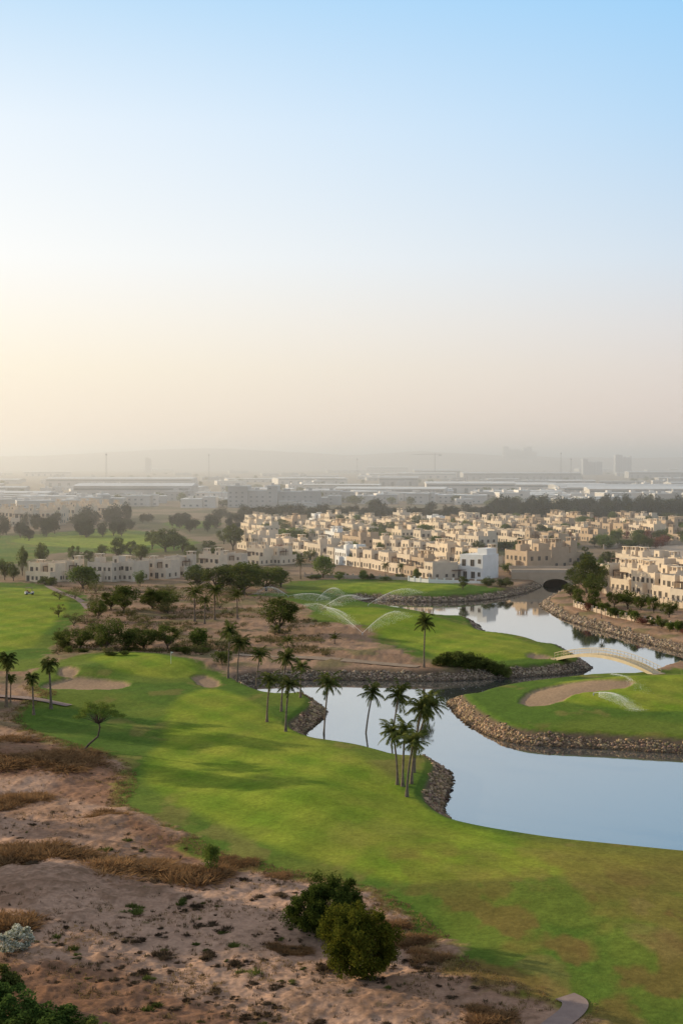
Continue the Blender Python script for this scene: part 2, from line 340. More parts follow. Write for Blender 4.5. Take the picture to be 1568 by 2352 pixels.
zz=np.interp(sdp,[-5,0,2.7,3.6],[-2.2,0,1.8,2.05]); nr_=len(pos)
sc_=(rng.uniform(.16,.42,(nr_,1,3))*np.array([1,1,.62]))*(pos[:,3]/.44)[:,None,None]
sc_=sc_*np.where(rng.random((nr_,1,1))<.12,1.7,1.)
ang=rng.uniform(0,6.28,(nr_,3)); V=IV[None]*rng.uniform(.7,1.25,(nr_,12,1))*sc_
def rot(V,a,ax):
    i,j=[(1,2),(0,2),(0,1)][ax]; ca_,sa=np.cos(a)[:,None],np.sin(a)[:,None]; O=V.copy(); O[...,i]=V[...,i]*ca_-V[...,j]*sa; O[...,j]=V[...,i]*sa+V[...,j]*ca_; return O
V=rot(rot(V,ang[:,0],2),(ang[:,1]-3.14)*.25,0)
V+=np.stack([pos[:,0],pos[:,1],zz-.02],1)[:,None,:]
Fr=(IF[None]+(np.arange(nr_)*12)[:,None,None]).reshape(-1,3)
M_r,n=nt('riprap_rock'); o_=N(n,'ShaderNodeOutputMaterial'); bs=N(n,'ShaderNodeBsdfPrincipled'); bs.inputs['Roughness'].default_value=.9; bs.inputs['Specular IOR Level'].default_value=.15
at=N(n,'ShaderNodeAttribute',attribute_name='Col'); n.links.new(at.outputs['Color'],bs.inputs['Base Color']); n.links.new(bs.outputs[0],o_.inputs[0])
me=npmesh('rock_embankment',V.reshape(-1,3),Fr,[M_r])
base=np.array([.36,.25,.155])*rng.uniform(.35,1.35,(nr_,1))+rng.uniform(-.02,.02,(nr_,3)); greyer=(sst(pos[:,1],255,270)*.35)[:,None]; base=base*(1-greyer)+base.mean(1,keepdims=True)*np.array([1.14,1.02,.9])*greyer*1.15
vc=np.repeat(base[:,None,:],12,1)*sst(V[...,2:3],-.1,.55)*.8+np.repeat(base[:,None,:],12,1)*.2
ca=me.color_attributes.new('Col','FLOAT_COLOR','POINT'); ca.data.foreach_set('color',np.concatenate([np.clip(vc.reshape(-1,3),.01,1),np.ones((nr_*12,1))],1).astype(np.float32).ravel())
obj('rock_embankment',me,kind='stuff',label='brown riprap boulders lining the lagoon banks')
# ================================================================ PLANTS
def leaves(P_,size,asp=.5,up=None):
    n_=len(P_); a=rng.normal(size=(n_,3)); a/=np.linalg.norm(a,axis=1,keepdims=True); b_=rng.normal(size=(n_,3)); b_-= (a*b_).sum(1,keepdims=True)*a; b_/=np.linalg.norm(b_,axis=1,keepdims=True)
    s=size*rng.uniform(.6,1.4,(n_,1)); a=a*s; b_=b_*s*asp
    V=np.stack([P_-a,P_-b_,P_+a,P_+b_],1).reshape(-1,3); F_=np.arange(n_*4).reshape(-1,4); return V,F_
def crown(nl,nleaf,size,rx=.5,z0=.25,z1=1.,lob=.22,flat=1.):
    C=[]
    while len(C)<nl:
        p=rng.uniform(-1,1,3)
        if (p**2).sum()<1 and (p**2).sum()>.12: C.append(p)
    C=np.array(C); cz=(z0+z1)/2; hz=(z1-z0)/2
    C=C*np.array([rx-lob*.7,rx-lob*.7,max(hz-lob*.7*flat,.03)])+np.array([0,0,cz])
    r=lob*rng.uniform(.6,1.2,nl); k=rng.integers(0,nl,nleaf)
    d=rng.normal(size=(nleaf,3)); d/=np.linalg.norm(d,axis=1,keepdims=True)
    P_=C[k]+d*(r[k]*rng.uniform(.45,1.12,nleaf))[:,None]*np.array([1,1,flat])
    P_[:,2]=np.maximum(P_[:,2],.01+.1*rng.random(nleaf)*z0)
    return leaves(P_,size),C
def trunkmb(C,z0,rad=.03,lean=0):
    mb=MB(); j=(lean*.6,0,z0*.9)
    mb.tube([(0,0,-.05),(lean*.25,0.01,z0*.4),j],[rad*1.4,rad,rad*.8])
    for c_ in C[:7]:
        m_=((j[0]+c_[0])/2+U(-.03,.03),c_[1]/2,(j[2]+c_[2])/2-.02); mb.tube([j,m_,tuple(c_)],[rad*.6,rad*.4,rad*.15],5)
    return mb
KIND={}
def defkind(key,nm,cat,label,group,lm,bm,nv,nl,nleaf,size,rx,z0,lob,flat=1.,rad=.03,lean=0,z1=.97):
    vs_=[]
    for i in range(nv):
        (V,F_),C=crown(nl,nleaf,size,rx*U(.88,1.05),z0,z1,lob,flat)
        tm=trunkmb(C,max(z0,.1),rad,lean)
        cm=npmesh(key+'_crown',V,F_,[lm]); t=tm.mesh(key+'_trunk',[bm],True)
        nv0=len(V); allV=np.concatenate([V,np.array(tm.v)]); allF=F_.tolist()+[tuple(i+nv0 for i in f_) for f_ in tm.f]
        mm=npmesh(key,allV,allF,[lm,bm],[0]*len(F_)+[1]*len(tm.f))
        vs_.append((t,cm,mm))
    KIND[key]=(nm,cat,label,group,vs_)
defkind('broad','broadleaf_tree','tree','dark green broadleaf tree standing in dry scrub','broadleaf trees around the golf course',M_leafD,M_bark2,7,26,3600,.023,.52,.14,.14,1.)
defkind('green','garden_tree','tree','fresh green garden tree beside houses','green garden trees',M_leafG,M_bark2,4,20,3000,.03,.5,.12,.2,1.)
defkind('casu','casuarina_tree','tree','tall dark casuarina tree in shelter belt','casuarina shelter belt',M_leafC,M_bark2,5,14,1500,.035,.42,.04,.18,1.2)
defkind('farb','roadside_tree','tree','rounded dark tree in hazy plain','trees on the hazy plain',M_leafD,M_bark2,4,10,700,.05,.5,.08,.24,1.)
defkind('bush','leafy_bush','bush','dense rounded olive green bush on bank','leafy bushes',M_leafD,M_bark2,4,26,3000,.03,.52,.0,.18,1.,.02)
defkind('redb','bougainvillea_bush','bush','reddish flowering bougainvillea bush by garden wall','bougainvillea bushes',M_red,M_bark2,2,14,1200,.035,.5,.0,.24,1.,.02)
defkind('sparse','thorn_tree','tree','thin crowned olive thorn tree on brown scrub','thorn trees in the scrub',M_leafS,M_bark2,6,20,1900,.02,.54,.15,.13,.9,.022)
def put(kind,x_,y_,z_,wm,h,far=False,label=None):
    nm,cat,lb,gr,vs_=KIND[kind]; t,c_,mm=random.choice(vs_)
    if far: o=obj(nm,mm)
    else:
        o=obj(nm,None); obj('trunk',t,o); obj('crown',c_,o)
    o.location=(x_,y_,z_-.05); o.scale=(wm,wm,h); o.rotation_euler=(0,0,U(0,6.28))
    o['label']=label or lb; o['category']=cat; o['group']=gr
    return o
def plant(kind,u,v,w,top,far=False,label=None):
    x_,y_,z_=HIT(u,v); h=max(ZAT(y_,top)-z_,.3)*1.02
    return put(kind,x_,y_,z_,w/FL*y_,h,far,label)
# palms
def frond(L,droop,az,el,nlf=22,lw=.05,ll=.45):
    V=[];F_=[]; pts=[]
    for i in range(nlf+1):
        t=i/nlf; e=el-droop*t*t*1.2; 
        pts.append((t,e))
    p=np.zeros(3); P_=[p.copy()]; dirs=[]
    for t,e in pts:
        d=np.array([math.cos(az)*math.cos(e),math.sin(az)*math.cos(e),math.sin(e)]); dirs.append(d); p=p+d*L/nlf; P_.append(p.copy())
    side=np.array([-math.sin(az),math.cos(az),0])
    for i in range(1,nlf):
        t=i/nlf; l=ll*(math.sin(math.pi*min(1,t*.85+.12))**.7+.05)
        for s in (-1,1):
            if R()<.1: continue
            d=side*s*.7+dirs[i]*.5+np.array([0,0,-.5+U(-.25,.2)]); d=d/np.linalg.norm(d)
            w_=dirs[i]*lw; b=len(V); q=P_[i]+w_*0
            V+=[q-w_,q+w_,q+d*l*U(.7,1.15)]; F_.append((b,b+1,b+2))
    for i in range(0,nlf): 
        q=P_[i]; w_=side*.03*(1-i/nlf*.7); q2=P_[i+1]; b=len(V); V+=[q-w_,q+w_,q2]; F_.append((b,b+1,b+2))
    return V,F_
def palm_meshes(key,H,nf,L,lean,trad,dense=22,ll=.5,els=(-.7,1.2),lw=.06):
    mb=MB(); pts=[];rad=[]
    for i in range(9):
        t=i/8; pts.append((lean*t**1.8,0,H*t-.1)); rad.append(trad*(1.5-.9*min(1,t*4) if t<.2 else .8-.2*t))
    mb.tube(pts,rad,8); tm=mb.mesh(key+'_trunk',[M_bark],True)
    V=[];F_=[]
    for i in range(nf):
        e=els[0]+(els[1]-els[0])*((i+.5)/nf)**.8+U(-.25,.25); v_,f_=frond(L*U(.65,1.15),U(1.0,2.0) if e>0 else .6,i*2.4+U(-.6,.6),e,dense,lw,ll)
        b=len(V); V+=v_; F_+=[tuple(j+b for j in q) for q in f_]
    V=np.array(V)+np.array([pts[-1][0],0,H-.1]); cm=npmesh(key+'_crown',V,np.array(F_),[M_palm])
    return tm,cm
COCO=[palm_meshes('coco',8,n_,2.7,l,.19,26,.8,(-1.0,1.3),.07) for l,n_ in ((.6,26),(2.2,30),(-1.1,25),(1.1,28),(.2,23),(-.8,29))]
DATE=[palm_meshes('date',7,44,3.2,l,.26,22,.5,(-.9,1.3),.08) for l in (.1,.3)]
FANP=[palm_meshes('fan',8,38,2.1,l,.26,12,.9,(-1.2,1.3),.11) for l in (.1,-.2)]
YOUNG=[palm_meshes('young',1.0,16,1.9,.05,.14,16,.35,(0,1.3))]
def palm(lst,u,v,top,nm='coconut_palm',label='slender coconut palm with leaning trunk on lawn',gr='palms around the lagoon',yaw=None,H=8.,extra=1.2,ws=None,k=None):
    x_,y_,z_=HIT(u,v); h=ZAT(y_,top)-z_; s=h/(H+extra); t,c_=random.choice(lst) if k is None else lst[k]
    o=obj(nm,None,label=label,category='palm tree',group=gr); obj('trunk',t,o); obj('crown',c_,o)
    o.location=(x_,y_,z_); w=ws or s; o.scale=(w,w,s); o.rotation_euler=(U(-.03,.03),U(-.03,.03),U(-.5,.5) if yaw is None else yaw); return o
for u,v,top,k in [(524,1558,1432,4),(545,1566,1460,0),(588,1578,1488,0),(646,1634,1492,3),(613,1658,1545,0),(656,1680,1553,0),(690,1602,1518,4),(743,1692,1545,0),(838,1706,1570,3),(897,1722,1570,3),(973,1533,1412,4),(950,1774,1590,1),(912,1802,1662,5),(924,1806,1655,4),(944,1800,1598,3),(934,1830,1680,3)]:
    palm(COCO,u,v,top,ws=.98 if v>1550 else 1.1,k=k)
for u,v,top in [(447,1428,1338),(493,1425,1334),(545,1420,1345),(470,1432,1362)]: palm(DATE,u,v,top,'date_palm','bushy date palm in the scrub','date palms',H=7,extra=2.2)
for u,v,top in [(15,1625,1492),(25,1615,1545),(78,1642,1540),(118,1628,1505)]: palm(FANP,u,v,top,'fan_palm','stout dark fan palm on shaded lawn','fan palms beside the bunker',H=8,extra=1.4)
for u,v,top in [(690,1330,1276),(885,1330,1288),(920,1330,1290),(1340,1345,1315),(1215,1262,1235),(1380,1420,1385),(700,1258,1232)]: palm(DATE,u,v,top,'date_palm','date palm in villa garden','date palms',H=7,extra=2.2)
for u,v,top in [(632,1458,1425),(768,1478,1446),(660,1485,1450)]: palm(YOUNG,u,v,top,'young_palm','short young palm on brown scrub','young palms',H=1,extra=1.6)
for px_,py_,h in [(-62,226,15),(-70,231,19),(-59,220,12),(-55,196,13),(-62,201,17),(-68,206,20)]:
    t,c_=random.choice(FANP); o=obj('fan_palm',None,label='tall fan palm beside the fairway',category='palm tree',group='fan palms beside the bunker'); obj('trunk',t,o); obj('crown',c_,o); o.location=(px_,py_,GZ); s=h/9.4; o.scale=(s*1.15,s*1.15,s); o.rotation_euler=(0,0,U(-1,1))
for px_,py_,h in [(-76,241,13),(-84,246,17),(-70,237,10),(-60,166,9),(-66,170,13),(-78,232,18),(-74,210,17)]:
    put('broad',px_,py_,GZ,h*.8,h,label='tall broadleaf tree beside the fairway')
for u,v,w,t in [(455,1352,90,1306),(500,1364,110,1300),(560,1364,130,1288),(610,1358,110,1294),(645,1350,70,1305),(530,1340,100,1292),(590,1345,100,1290),(640,1454,118,1366),(185,1492,80,1436),(245,1495,95,1412),(150,1484,66,1445),(330,1492,120,1436),(385,1492,80,1430),(290,1495,70,1450),(285,1408,100,1342),(350,1400,76,1352),(385,1398,76,1350),(255,1400,60,1352),(226,1422,50,1372),(12,1332,40,1278),(52,1322,36,1250),(95,1300,40,1240),(32,1335,34,1292),
  (1345,1362,104,1270),(1320,1350,64,1300),(1365,1375,64,1310),(1062,1352,36,1322),(1410,1395,50,1355),(1440,1398,60,1350),(1470,1402,50,1360),(1400,1300,50,1262),(1535,1418,50,1375),(1330,1392,40,1345),(1372,1350,60,1285),(1310,1372,40,1335),(1500,1408,46,1368),(1362,1398,44,1352)]:
    plant('broad',u,v,w,t)
for u,v,w,t in [(190,1352,90,1298),(742,1328,60,1275),(1240,1322,60,1280),(455,1492,60,1436),(880,1245,50,1218),(680,1248,96,1208),(650,1245,60,1215),(1165,1315,40,1290),(1000,1262,40,1230),(205,1346,46,1300),(322,1346,34,1306),(448,1338,50,1296)]: plant('green',u,v,w,t)
for u,v,w,t in [(170,1288,36,1250),(270,1284,50,1232),(325,1292,56,1248),(300,1275,50,1240),(380,1268,90,1212),(350,1262,50,1215),(535,1264,66,1200),(515,1250,40,1210),(400,1262,60,1220),(205,1290,40,1262),(165,1330,40,1300),(420,1268,50,1235),(480,1270,50,1240),(235,1280,40,1250),(500,1290,60,1255),(440,1285,50,1250)]: plant('broad',u,v,w,t,label='dark garden tree beside cream houses')
for i in range(46): 
    u=U(125,570); v=U(1362,1502); plant('sparse',u,v,U(30,66),v-U(14,34))
for i in range(26):
    u=U(120,480); v=U(1482,1506); plant('bush' if R()<.3 else 'sparse',u,v,U(20,50),v-U(10,24),label='low dense bush on brown scrub')
for i in range(12):
    u=U(560,760); v=U(1455,1500); plant('sparse',u,v,U(16,34),v-U(8,16))
for u,v,w,t in [(105,1345,44,1322),(120,1346,30,1325),(510,1525,50,1490),(1160,1348,44,1325),(1120,1345,40,1322)]: plant('bush',u,v,w,t)
for u,w,h in [(1016,4.2,2.6),(1032,5.2,3.2),(1052,5.6,3.4),(1072,5.6,3.3),(1092,5.2,3.2),(1110,4.6,2.9),(1128,4.6,3.0),(1146,4.4,2.9),(1160,3.2,2.3)]:
    y_=277.5-(u-1016)*.012; x_=(u-784)/FL*y_; z_=float(TH(x_,y_)[0]); put('bush',x_,y_,max(z_,.2)-.4,w,h+.3)
for i in range(30): u=1330+i*9; v=1396+i*2.1; plant(random.choice(['bush','bush','redb','broad','green']),u,v+U(-6,6),U(18,36),v-U(12,30),label=None)
for i in range(190):
    u=U(590,1580); v=U(1204,1305) if u<1180 else U(1198,1262); plant(random.choice(['green','broad','green','broad','broad','redb']),u,v,U(22,56),v-U(15,33),True)
for i in range(28): u=U(1180,1380); v=U(1262,1345); plant(random.choice(['green','broad']),u,v,U(18,40),v-U(14,30),True)
for i in range(14): u=U(680,1000); v=U(1326,1334); plant(random.choice(['green','bush']),u,v,U(16,34),v-U(10,24),True)
for i in range(95): u=555+i*11+U(-6,6); v=U(1186,1200); plant('casu',u,v,U(30,52),v-U(26,44)*(1.2 if u>1130 else .9),True)
for i in range(75): u=1130+i*6.2+U(-5,5); v=U(1184,1200); plant('casu',u,v,U(28,46),v-U(34,60),True)
for i in range(60): u=U(-30,290); v=U(1205,1245)-u*.04; plant('casu',u,v,U(26,50),v-U(24,44),True)
for i in range(24): u=U(250,570); v=U(1190,1225); plant('casu',u,v,U(24,46),v-U(18,36),True)
plant('casu',290,1202,44,1146,True); plant('farb',360,1152,32,1125,True); plant('casu',865,1192,50,1140,True); plant('casu',1250,1190,56,1130,True); plant('casu',1320,1190,56,1138,True)
for i in range(170):
    v=1080+85*R()**.7; u=U(-20,1590); d_=40*FL/(v-1058); w=U(9,20)/d_*FL; plant('farb',u,v,w,v-U(5,10)/d_*FL,True)
def acacia():
    x_,y_,z_=HIT(192,1722); h=ZAT(y_,1600)-z_
    o=obj('acacia_tree',None,label='leaning acacia with flat green crown at dune edge',category='tree'); o.location=(x_,y_,z_-.1)
    mb=MB(); mb.tube([(0,0,-.1),(.8,0,.12*h),(2.0,.1,.26*h),(2.3,.1,.44*h),(1.9,0,.6*h),(2.2,0,.72*h)],[.17,.15,.13,.11,.09,.07],8)
    C=[]
    for i in range(26):
        a=U(0,6.28); r=U(.1,1)**.6*3.4; C.append((1.9+math.cos(a)*r,math.sin(a)*r*.85,h*(.93-.14*(r/3.4)**2)-U(0,1.2)))
    for c_ in C: mb.tube([(2.1,0,.5*h),((2.1+c_[0])/2,c_[1]*.5,(.5*h+c_[2])/2+.2),c_],[.06,.04,.015],5)
    obj('trunk',mb.mesh('acacia_trunk',[M_bark2],True),o)
    C=np.array(C); k=rng.integers(0,26,9000); d=rng.normal(size=(9000,3)); d/=np.linalg.norm(d,axis=1,keepdims=True)
    P_=C[k]+d*rng.uniform(.2,1,(9000,1))*np.array([.85,.85,.42]); V,F_=leaves(P_,.07); obj('crown',npmesh('acacia_crown',V,F_,[M_leafG]),o)
acacia()
def bigbush(u,v,w,top,mat,lab,nleaf=42000):
    x_,y_,z_=HIT(u,v); wm=w/FL*y_; y_+=wm*.4; h=(ZAT(y_,top)-z_)
    o=obj('round_bush',None,label=lab,category='bush'); o.location=(x_,y_,z_-.1)
    C=[];
    for i in range(120):
        d=rng.normal(size=3); d/=np.linalg.norm(d); C.append(d*U(.45,.92)*np.array([wm/2,wm/2,h/2])+np.array([0,0,h/2]))
    C=np.array(C); r=rng.uniform(.5,1.15,120)*wm*.095; k=rng.integers(0,120,nleaf); d=rng.normal(size=(nleaf,3)); d/=np.linalg.norm(d,axis=1,keepdims=True)
    P_=C[k]+d*(r[k]*rng.uniform(.3,1.2,nleaf))[:,None]; P_[:,2]=np.maximum(P_[:,2],.05)
    V,F_=leaves(P_,.11,.4); obj('crown',npmesh('bush_crown',V,F_,[mat]),o)
    mb=MB(); 
    for c_ in C[:16]: mb.tube([(0,0,-.1),(c_[0]*.4,c_[1]*.4,c_[2]*.5),tuple(c_)],[.1,.06,.02],5)
    obj('trunk',mb.mesh('bush_trunk',[M_bark2]),o)
bigbush(748,2180,210,2008,M_leafB,'wide dark green bush on sandy dune')
bigbush(825,2266,206,2070,M_leafO,'round olive green bush with yellowish tips on sand')
o=plant('green',486,2002,48,1936,label='small bright green sapling on dry sand'); o.name='young_acacia'
def twigs(n_,w,h,size,mat,key,lean=.6,ncl=1):
    cx=rng.uniform(-.35,.35,(ncl,2))*w*(0 if ncl==1 else 1); cr=rng.uniform(.3,.8,ncl) if ncl>1 else np.ones(1); k=rng.integers(0,ncl,n_)
    a=rng.uniform(0,6.28,n_); r=rng.uniform(0,1,n_)**.6; bx=np.cos(a)*r*w*.5*cr[k]; by=np.sin(a)*r*w*.5*cr[k]
    hh=h*(1-r**2*.7)*rng.uniform(.3,1.1,n_)*cr[k]; b0=np.stack([bx*.75+cx[k,0],by*.75+cx[k,1],np.zeros(n_)],1)
    tp=b0+np.stack([bx*lean*.5+rng.normal(size=n_)*w*.07,by*lean*.5+rng.normal(size=n_)*w*.07,hh],1)
    s=rng.normal(size=(n_,3))*np.array([1,1,.3])*size
    V=np.stack([b0-s,b0+s,tp],1).reshape(-1,3); F_=np.arange(n_*3).reshape(-1,3); return npmesh(key,V,F_,[mat])
SCR=[twigs(440,1.,.40,.019,M_scrub,'scrub',.6,5) for _ in range(7)]
SCRG=[twigs(440,1.,.43,.019,M_leafD,'scrubg',.6,4) for _ in range(3)]
DRY=[twigs(3600,1.,.30,.010,M_dry,'drybrush',.9,14) for _ in range(5)]
SANDP=chaikin([G(u,v) for u,v in [(-60,1760),(180,1760),(250,1860),(460,1960),(640,2020),(850,2080),(1000,2200),(1130,2290),(1200,2420),(-60,2420)]],1)
cnt=0
while cnt<298:
    u=U(-30,1200); v=1880+U(0,1)**.8*500; x_,y_=G(u,v)
    if poly_sd(x_,y_,SANDP)[0]>0: continue
    if vn(x_/5,y_/5,50)<.4 and R()<.6: continue
    x_,y_,z_=HIT(u,v); w=U(.4,.95) if R()<.78 else U(.95,1.9)
    green=R()<.25
    o=obj('scrub_bush',random.choice(SCRG if green else SCR),label='low green desert shrub on pink sand' if green else 'low dark dried shrub on pink sand',category='bush',group='desert shrubs on the dune')
    o.location=(x_,y_,z_-.0); o.scale=(w*U(.9,1.5),w,w*U(.8,1.2)); o.rotation_euler=(0,0,U(-.4,.4)+random.choice([0,3.14])); cnt+=1
for u,v,w in [(60,1975,190),(120,1965,140),(10,1958,120),(120,1745,170),(40,1748,150),(180,1750,90),(260,2000,200),(220,1995,130),(330,1992,110),(450,2012,130),(400,2010,100),(30,2112,130),(70,1832,100),(640,2180,60),(690,2185,50),(940,2160,80),(985,2200,80),(900,2120,70),(250,1873,70),(0,1850,100),(10,1700,110),(560,1985,60),(520,1975,50),(640,2012,50),(1120,2335,90)]:
    x_,y_,z_=HIT(u,v); wm=w/FL*y_; o=obj('dry_bush',random.choice(DRY),label='sprawling orange brown dried brush on sand',category='bush',group='dried brush on the dune')
    o.location=(x_,y_,z_-.03); o.scale=(wm*1.3,wm*1.2,min(wm,4.5)*U(.7,1.0)); o.rotation_euler=(0,0,U(-.5,.5)+random.choice([0,3.14]))
def tufts(P2,nb,sz,hmin,hmax,mat,nm,lab,spr=.09):
    z_=TH(P2[:,0],P2[:,1]); n_=len(P2)*nb; b0=np.repeat(np.column_stack([P2,z_+.02]),nb,0)+rng.normal(size=(n_,3))*np.array([spr,spr,0]); s=rng.normal(size=(n_,3))*np.array([sz,sz,sz*.2]); tp=b0+rng.normal(size=(n_,3))*np.array([spr,spr,0])+np.array([0,0,1])*rng.uniform(hmin,hmax,(n_,1))
    V=np.stack([b0-s,b0+s,tp],1).reshape(-1,3); obj(nm,npmesh(nm,V,np.arange(n_*3).reshape(-1,3),[mat]),kind='stuff',label=lab)
def litter():
    B=GRASS[0]; P2=[]
    for i in range(len(B)):
        a=B[i]; b2=B[(i+1)%len(B)]; L=np.hypot(*(b2-a))
        if max(a[1],b2[1])>260 or a[0]>32 or L<.01: continue
        for k in range(int(L*30)):
            s=R(); P2.append(a+(b2-a)*s+rng.normal(size=2)*np.array([1.4,1.4]))
    for i in range(15000):
        u=U(-40,1200); v=U(1700,2400); P2.append(np.array(G(u,v)))
    P2=np.array(P2); sgr=poly_sd(P2[:,0],P2[:,1],GRASS[0]); k1=fbm(P2[:,0]/3,P2[:,1]/3,3,77); pd=np.abs(poly_sd(P2[:,0],P2[:,1],cp_+cp_[::-1][1:-1])); P2=P2[(sgr>-1.6)&((k1>.54)|(np.abs(sgr)<1.4))&(pd>1.3)]
    tufts(P2,7,.020,.05,.26,M_scrubg,'dry_grass','sparse dry grass tufts on the dune')
    T=np.array([G(U(-40,1200),U(1700,2400)) for _ in range(1500)]); sgr=poly_sd(T[:,0],T[:,1],GRASS[0]); T=T[(sgr>.8)&(fbm(T[:,0]/4,T[:,1]/4,3,91)>.45)]
    tufts(T,24,.020,.08,.34,M_tuft,'dark_tufts','small dark dried tufts scattered on the dune',.11)
    Q=np.array([G(U(100,760),U(1345,1512)) for _ in range(9000)]); s=np.min([sd_box(Q[:,0],Q[:,1],p_,12) for p_ in GRASS],0); k1=fbm(Q[:,0]/6,Q[:,1]/6,3,78); Q=Q[(s>.8)&(k1>.53)&(sd_box(Q[:,0],Q[:,1],WXY,30)>4)]
    tufts(Q,7,.06,.15,.8,M_under,'undergrowth','mixed olive and brown undergrowth in the scrub',.35)
litter()
def cornerbush(u,v,w,top,mat,nm,lab):
    x_,y_,z_=HIT(u,v); h=ZAT(y_,top)-z_; wm=w/FL*y_; (V,F_),C=crown(34,7000,.03,.55,.0,1.05,.13)
    o=obj(nm,None,label=lab,category='bush'); obj('crown',npmesh(nm,V,F_,[mat]),o); obj('trunk',trunkmb(C,.1,.02).mesh('t',[M_bark2]),o); o.location=(x_,y_,z_-.1); o.scale=(wm,wm,h)
cornerbush(32,2186,96,2124,M_flow,'flowering_bush','green bush covered in white blossom on sand')
cornerbush(25,2365,160,2254,M_leafL,'green_bush','lush green bush on dune slope')
cornerbush(-20,2310,140,2186,M_leafD,'green_bush','lush green bush on dune slope')
cornerbush(110,2400,180,2308,M_leafL,'green_bush','lush green bush on dune slope')
cornerbush(200,2420,140,2340,M_leafD,'green_bush','lush green bush on dune slope')
# ================================================================ PATHS
M_path=plain('path_paving',(.24,.17,.15),(.31,.225,.195),1.2,.9,bump=.1)
M_dirt=plain('path_dirt',(.27,.19,.13),(.35,.26,.19),.8,.95)
def path(pts,w,nm,mat,lab,lift=.1):
    p=[HIT(u,v)[:2] for u,v in pts]; q=np.array(p)
    for _ in range(3):
        r=[q[0]]
        for i in range(len(q)-1): r+=[.75*q[i]+.25*q[i+1],.25*q[i]+.75*q[i+1]]
        r.append(q[-1]); q=np.array(r)
    d=np.gradient(q,axis=0); d/=np.linalg.norm(d,axis=1,keepdims=True); nn=np.stack([-d[:,1],d[:,0]],1)
    V=[];k=5
    for j in range(k):
        pp=q+nn*w*(j/(k-1)-.5); zz_=TH(pp[:,0],pp[:,1])+lift; V.append(np.column_stack([pp,zz_]))
    V=np.array(V); m=len(q); F_=[(j*m+i,j*m+i+1,(j+1)*m+i+1,(j+1)*m+i) for j in range(k-1) for i in range(m-1)]
    obj(nm,npmesh(nm,V.reshape(-1,3),F_,[mat],smooth=True),kind='structure',label=lab)
path(CARTP,1.9,'path',M_path,'curved paved cart path',.10)
path([(-60,1598),(20,1600),(100,1610),(160,1622)],1.6,'path',M_path,'paved cart path by palms',.16)
path([(110,1345),(135,1360),(185,1378),(205,1398)],2.2,'path',M_path,'paved cart path')
path([(330,1492),(430,1492),(520,1498),(600,1508),(720,1510),(850,1522),(960,1532)],2.6,'path',M_dirt,'sandy track through scrub')
# ================================================================ VILLAS
def parapet(mb,x0,x1,y0,y1,z,h=.75,t=.22,mer=True):
    mb.box(x0,x1,y0,y0+t,z,z+h); mb.box(x0,x1,y1-t,y1,z,z+h); mb.box(x0,x0+t,y0+t,y1-t,z,z+h); mb.box(x1-t,x1,y0+t,y1-t,z,z+h)
    if mer:
        for cx in (x0,x1):
            for cy in (y0,y1): sx=-.04 if cx==x0 else -.46; sy=-.04 if cy==y0 else -.46; mb.box(cx+sx,cx+sx+.5,cy+sy,cy+sy+.5,z-.3,z+h+.3)
def cap(w):
    mb=MB(); h=w/2
    mb.box(-h-.1,h+.1,-h-.1,h+.1,0,.2)
    for a in (-1,1):
        for b_ in (-1,1): mb.box(a*(h-.18)-.16,a*(h-.18)+.16,b_*(h-.18)-.16,b_*(h-.18)+.16,.2,1.3)
    mb.box(-h*.45,h*.45,-h*.45,h*.45,.2,1.3); mb.box(-h-.28,h+.28,-h-.28,h+.28,1.3,1.52); return mb
def winmb(w,h):
    mb=MB(); mb.box(-w/2-.1,w/2+.1,-.05,.06,-h/2-.1,-h/2,1); mb.box(-w/2-.1,w/2+.1,-.05,.06,h/2,h/2+.1,1); mb.box(-w/2-.1,-w/2,-.05,.06,-h/2,h/2,1); mb.box(w/2,w/2+.1,-.05,.06,-h/2,h/2,1)
    mb.box(-.04,.04,-.04,.05,-h/2,h/2,1); mb.box(-w/2,w/2,-.02,.05,-h/2,h/2,0); return mb
WIN=winmb(.95,1.3); DOOR=winmb(1.4,2.1); SLIT=winmb(.5,1.1)
def perg(w,d,h):
    mb=MB()
    for a in (-w/2+.1,w/2-.1): mb.box(a-.1,a+.1,-d,-d+.2,0,h)
    k=int(w/.5)
    for i in range(k): a=-w/2+.1+i*(w-.2)/(k-1); mb.box(a-.06,a+.06,-d-.2,-.02,h+.16,h+.3)
    mb.box(-w/2,w/2,-d-.02,-d+.16,h,h+.16); return mb
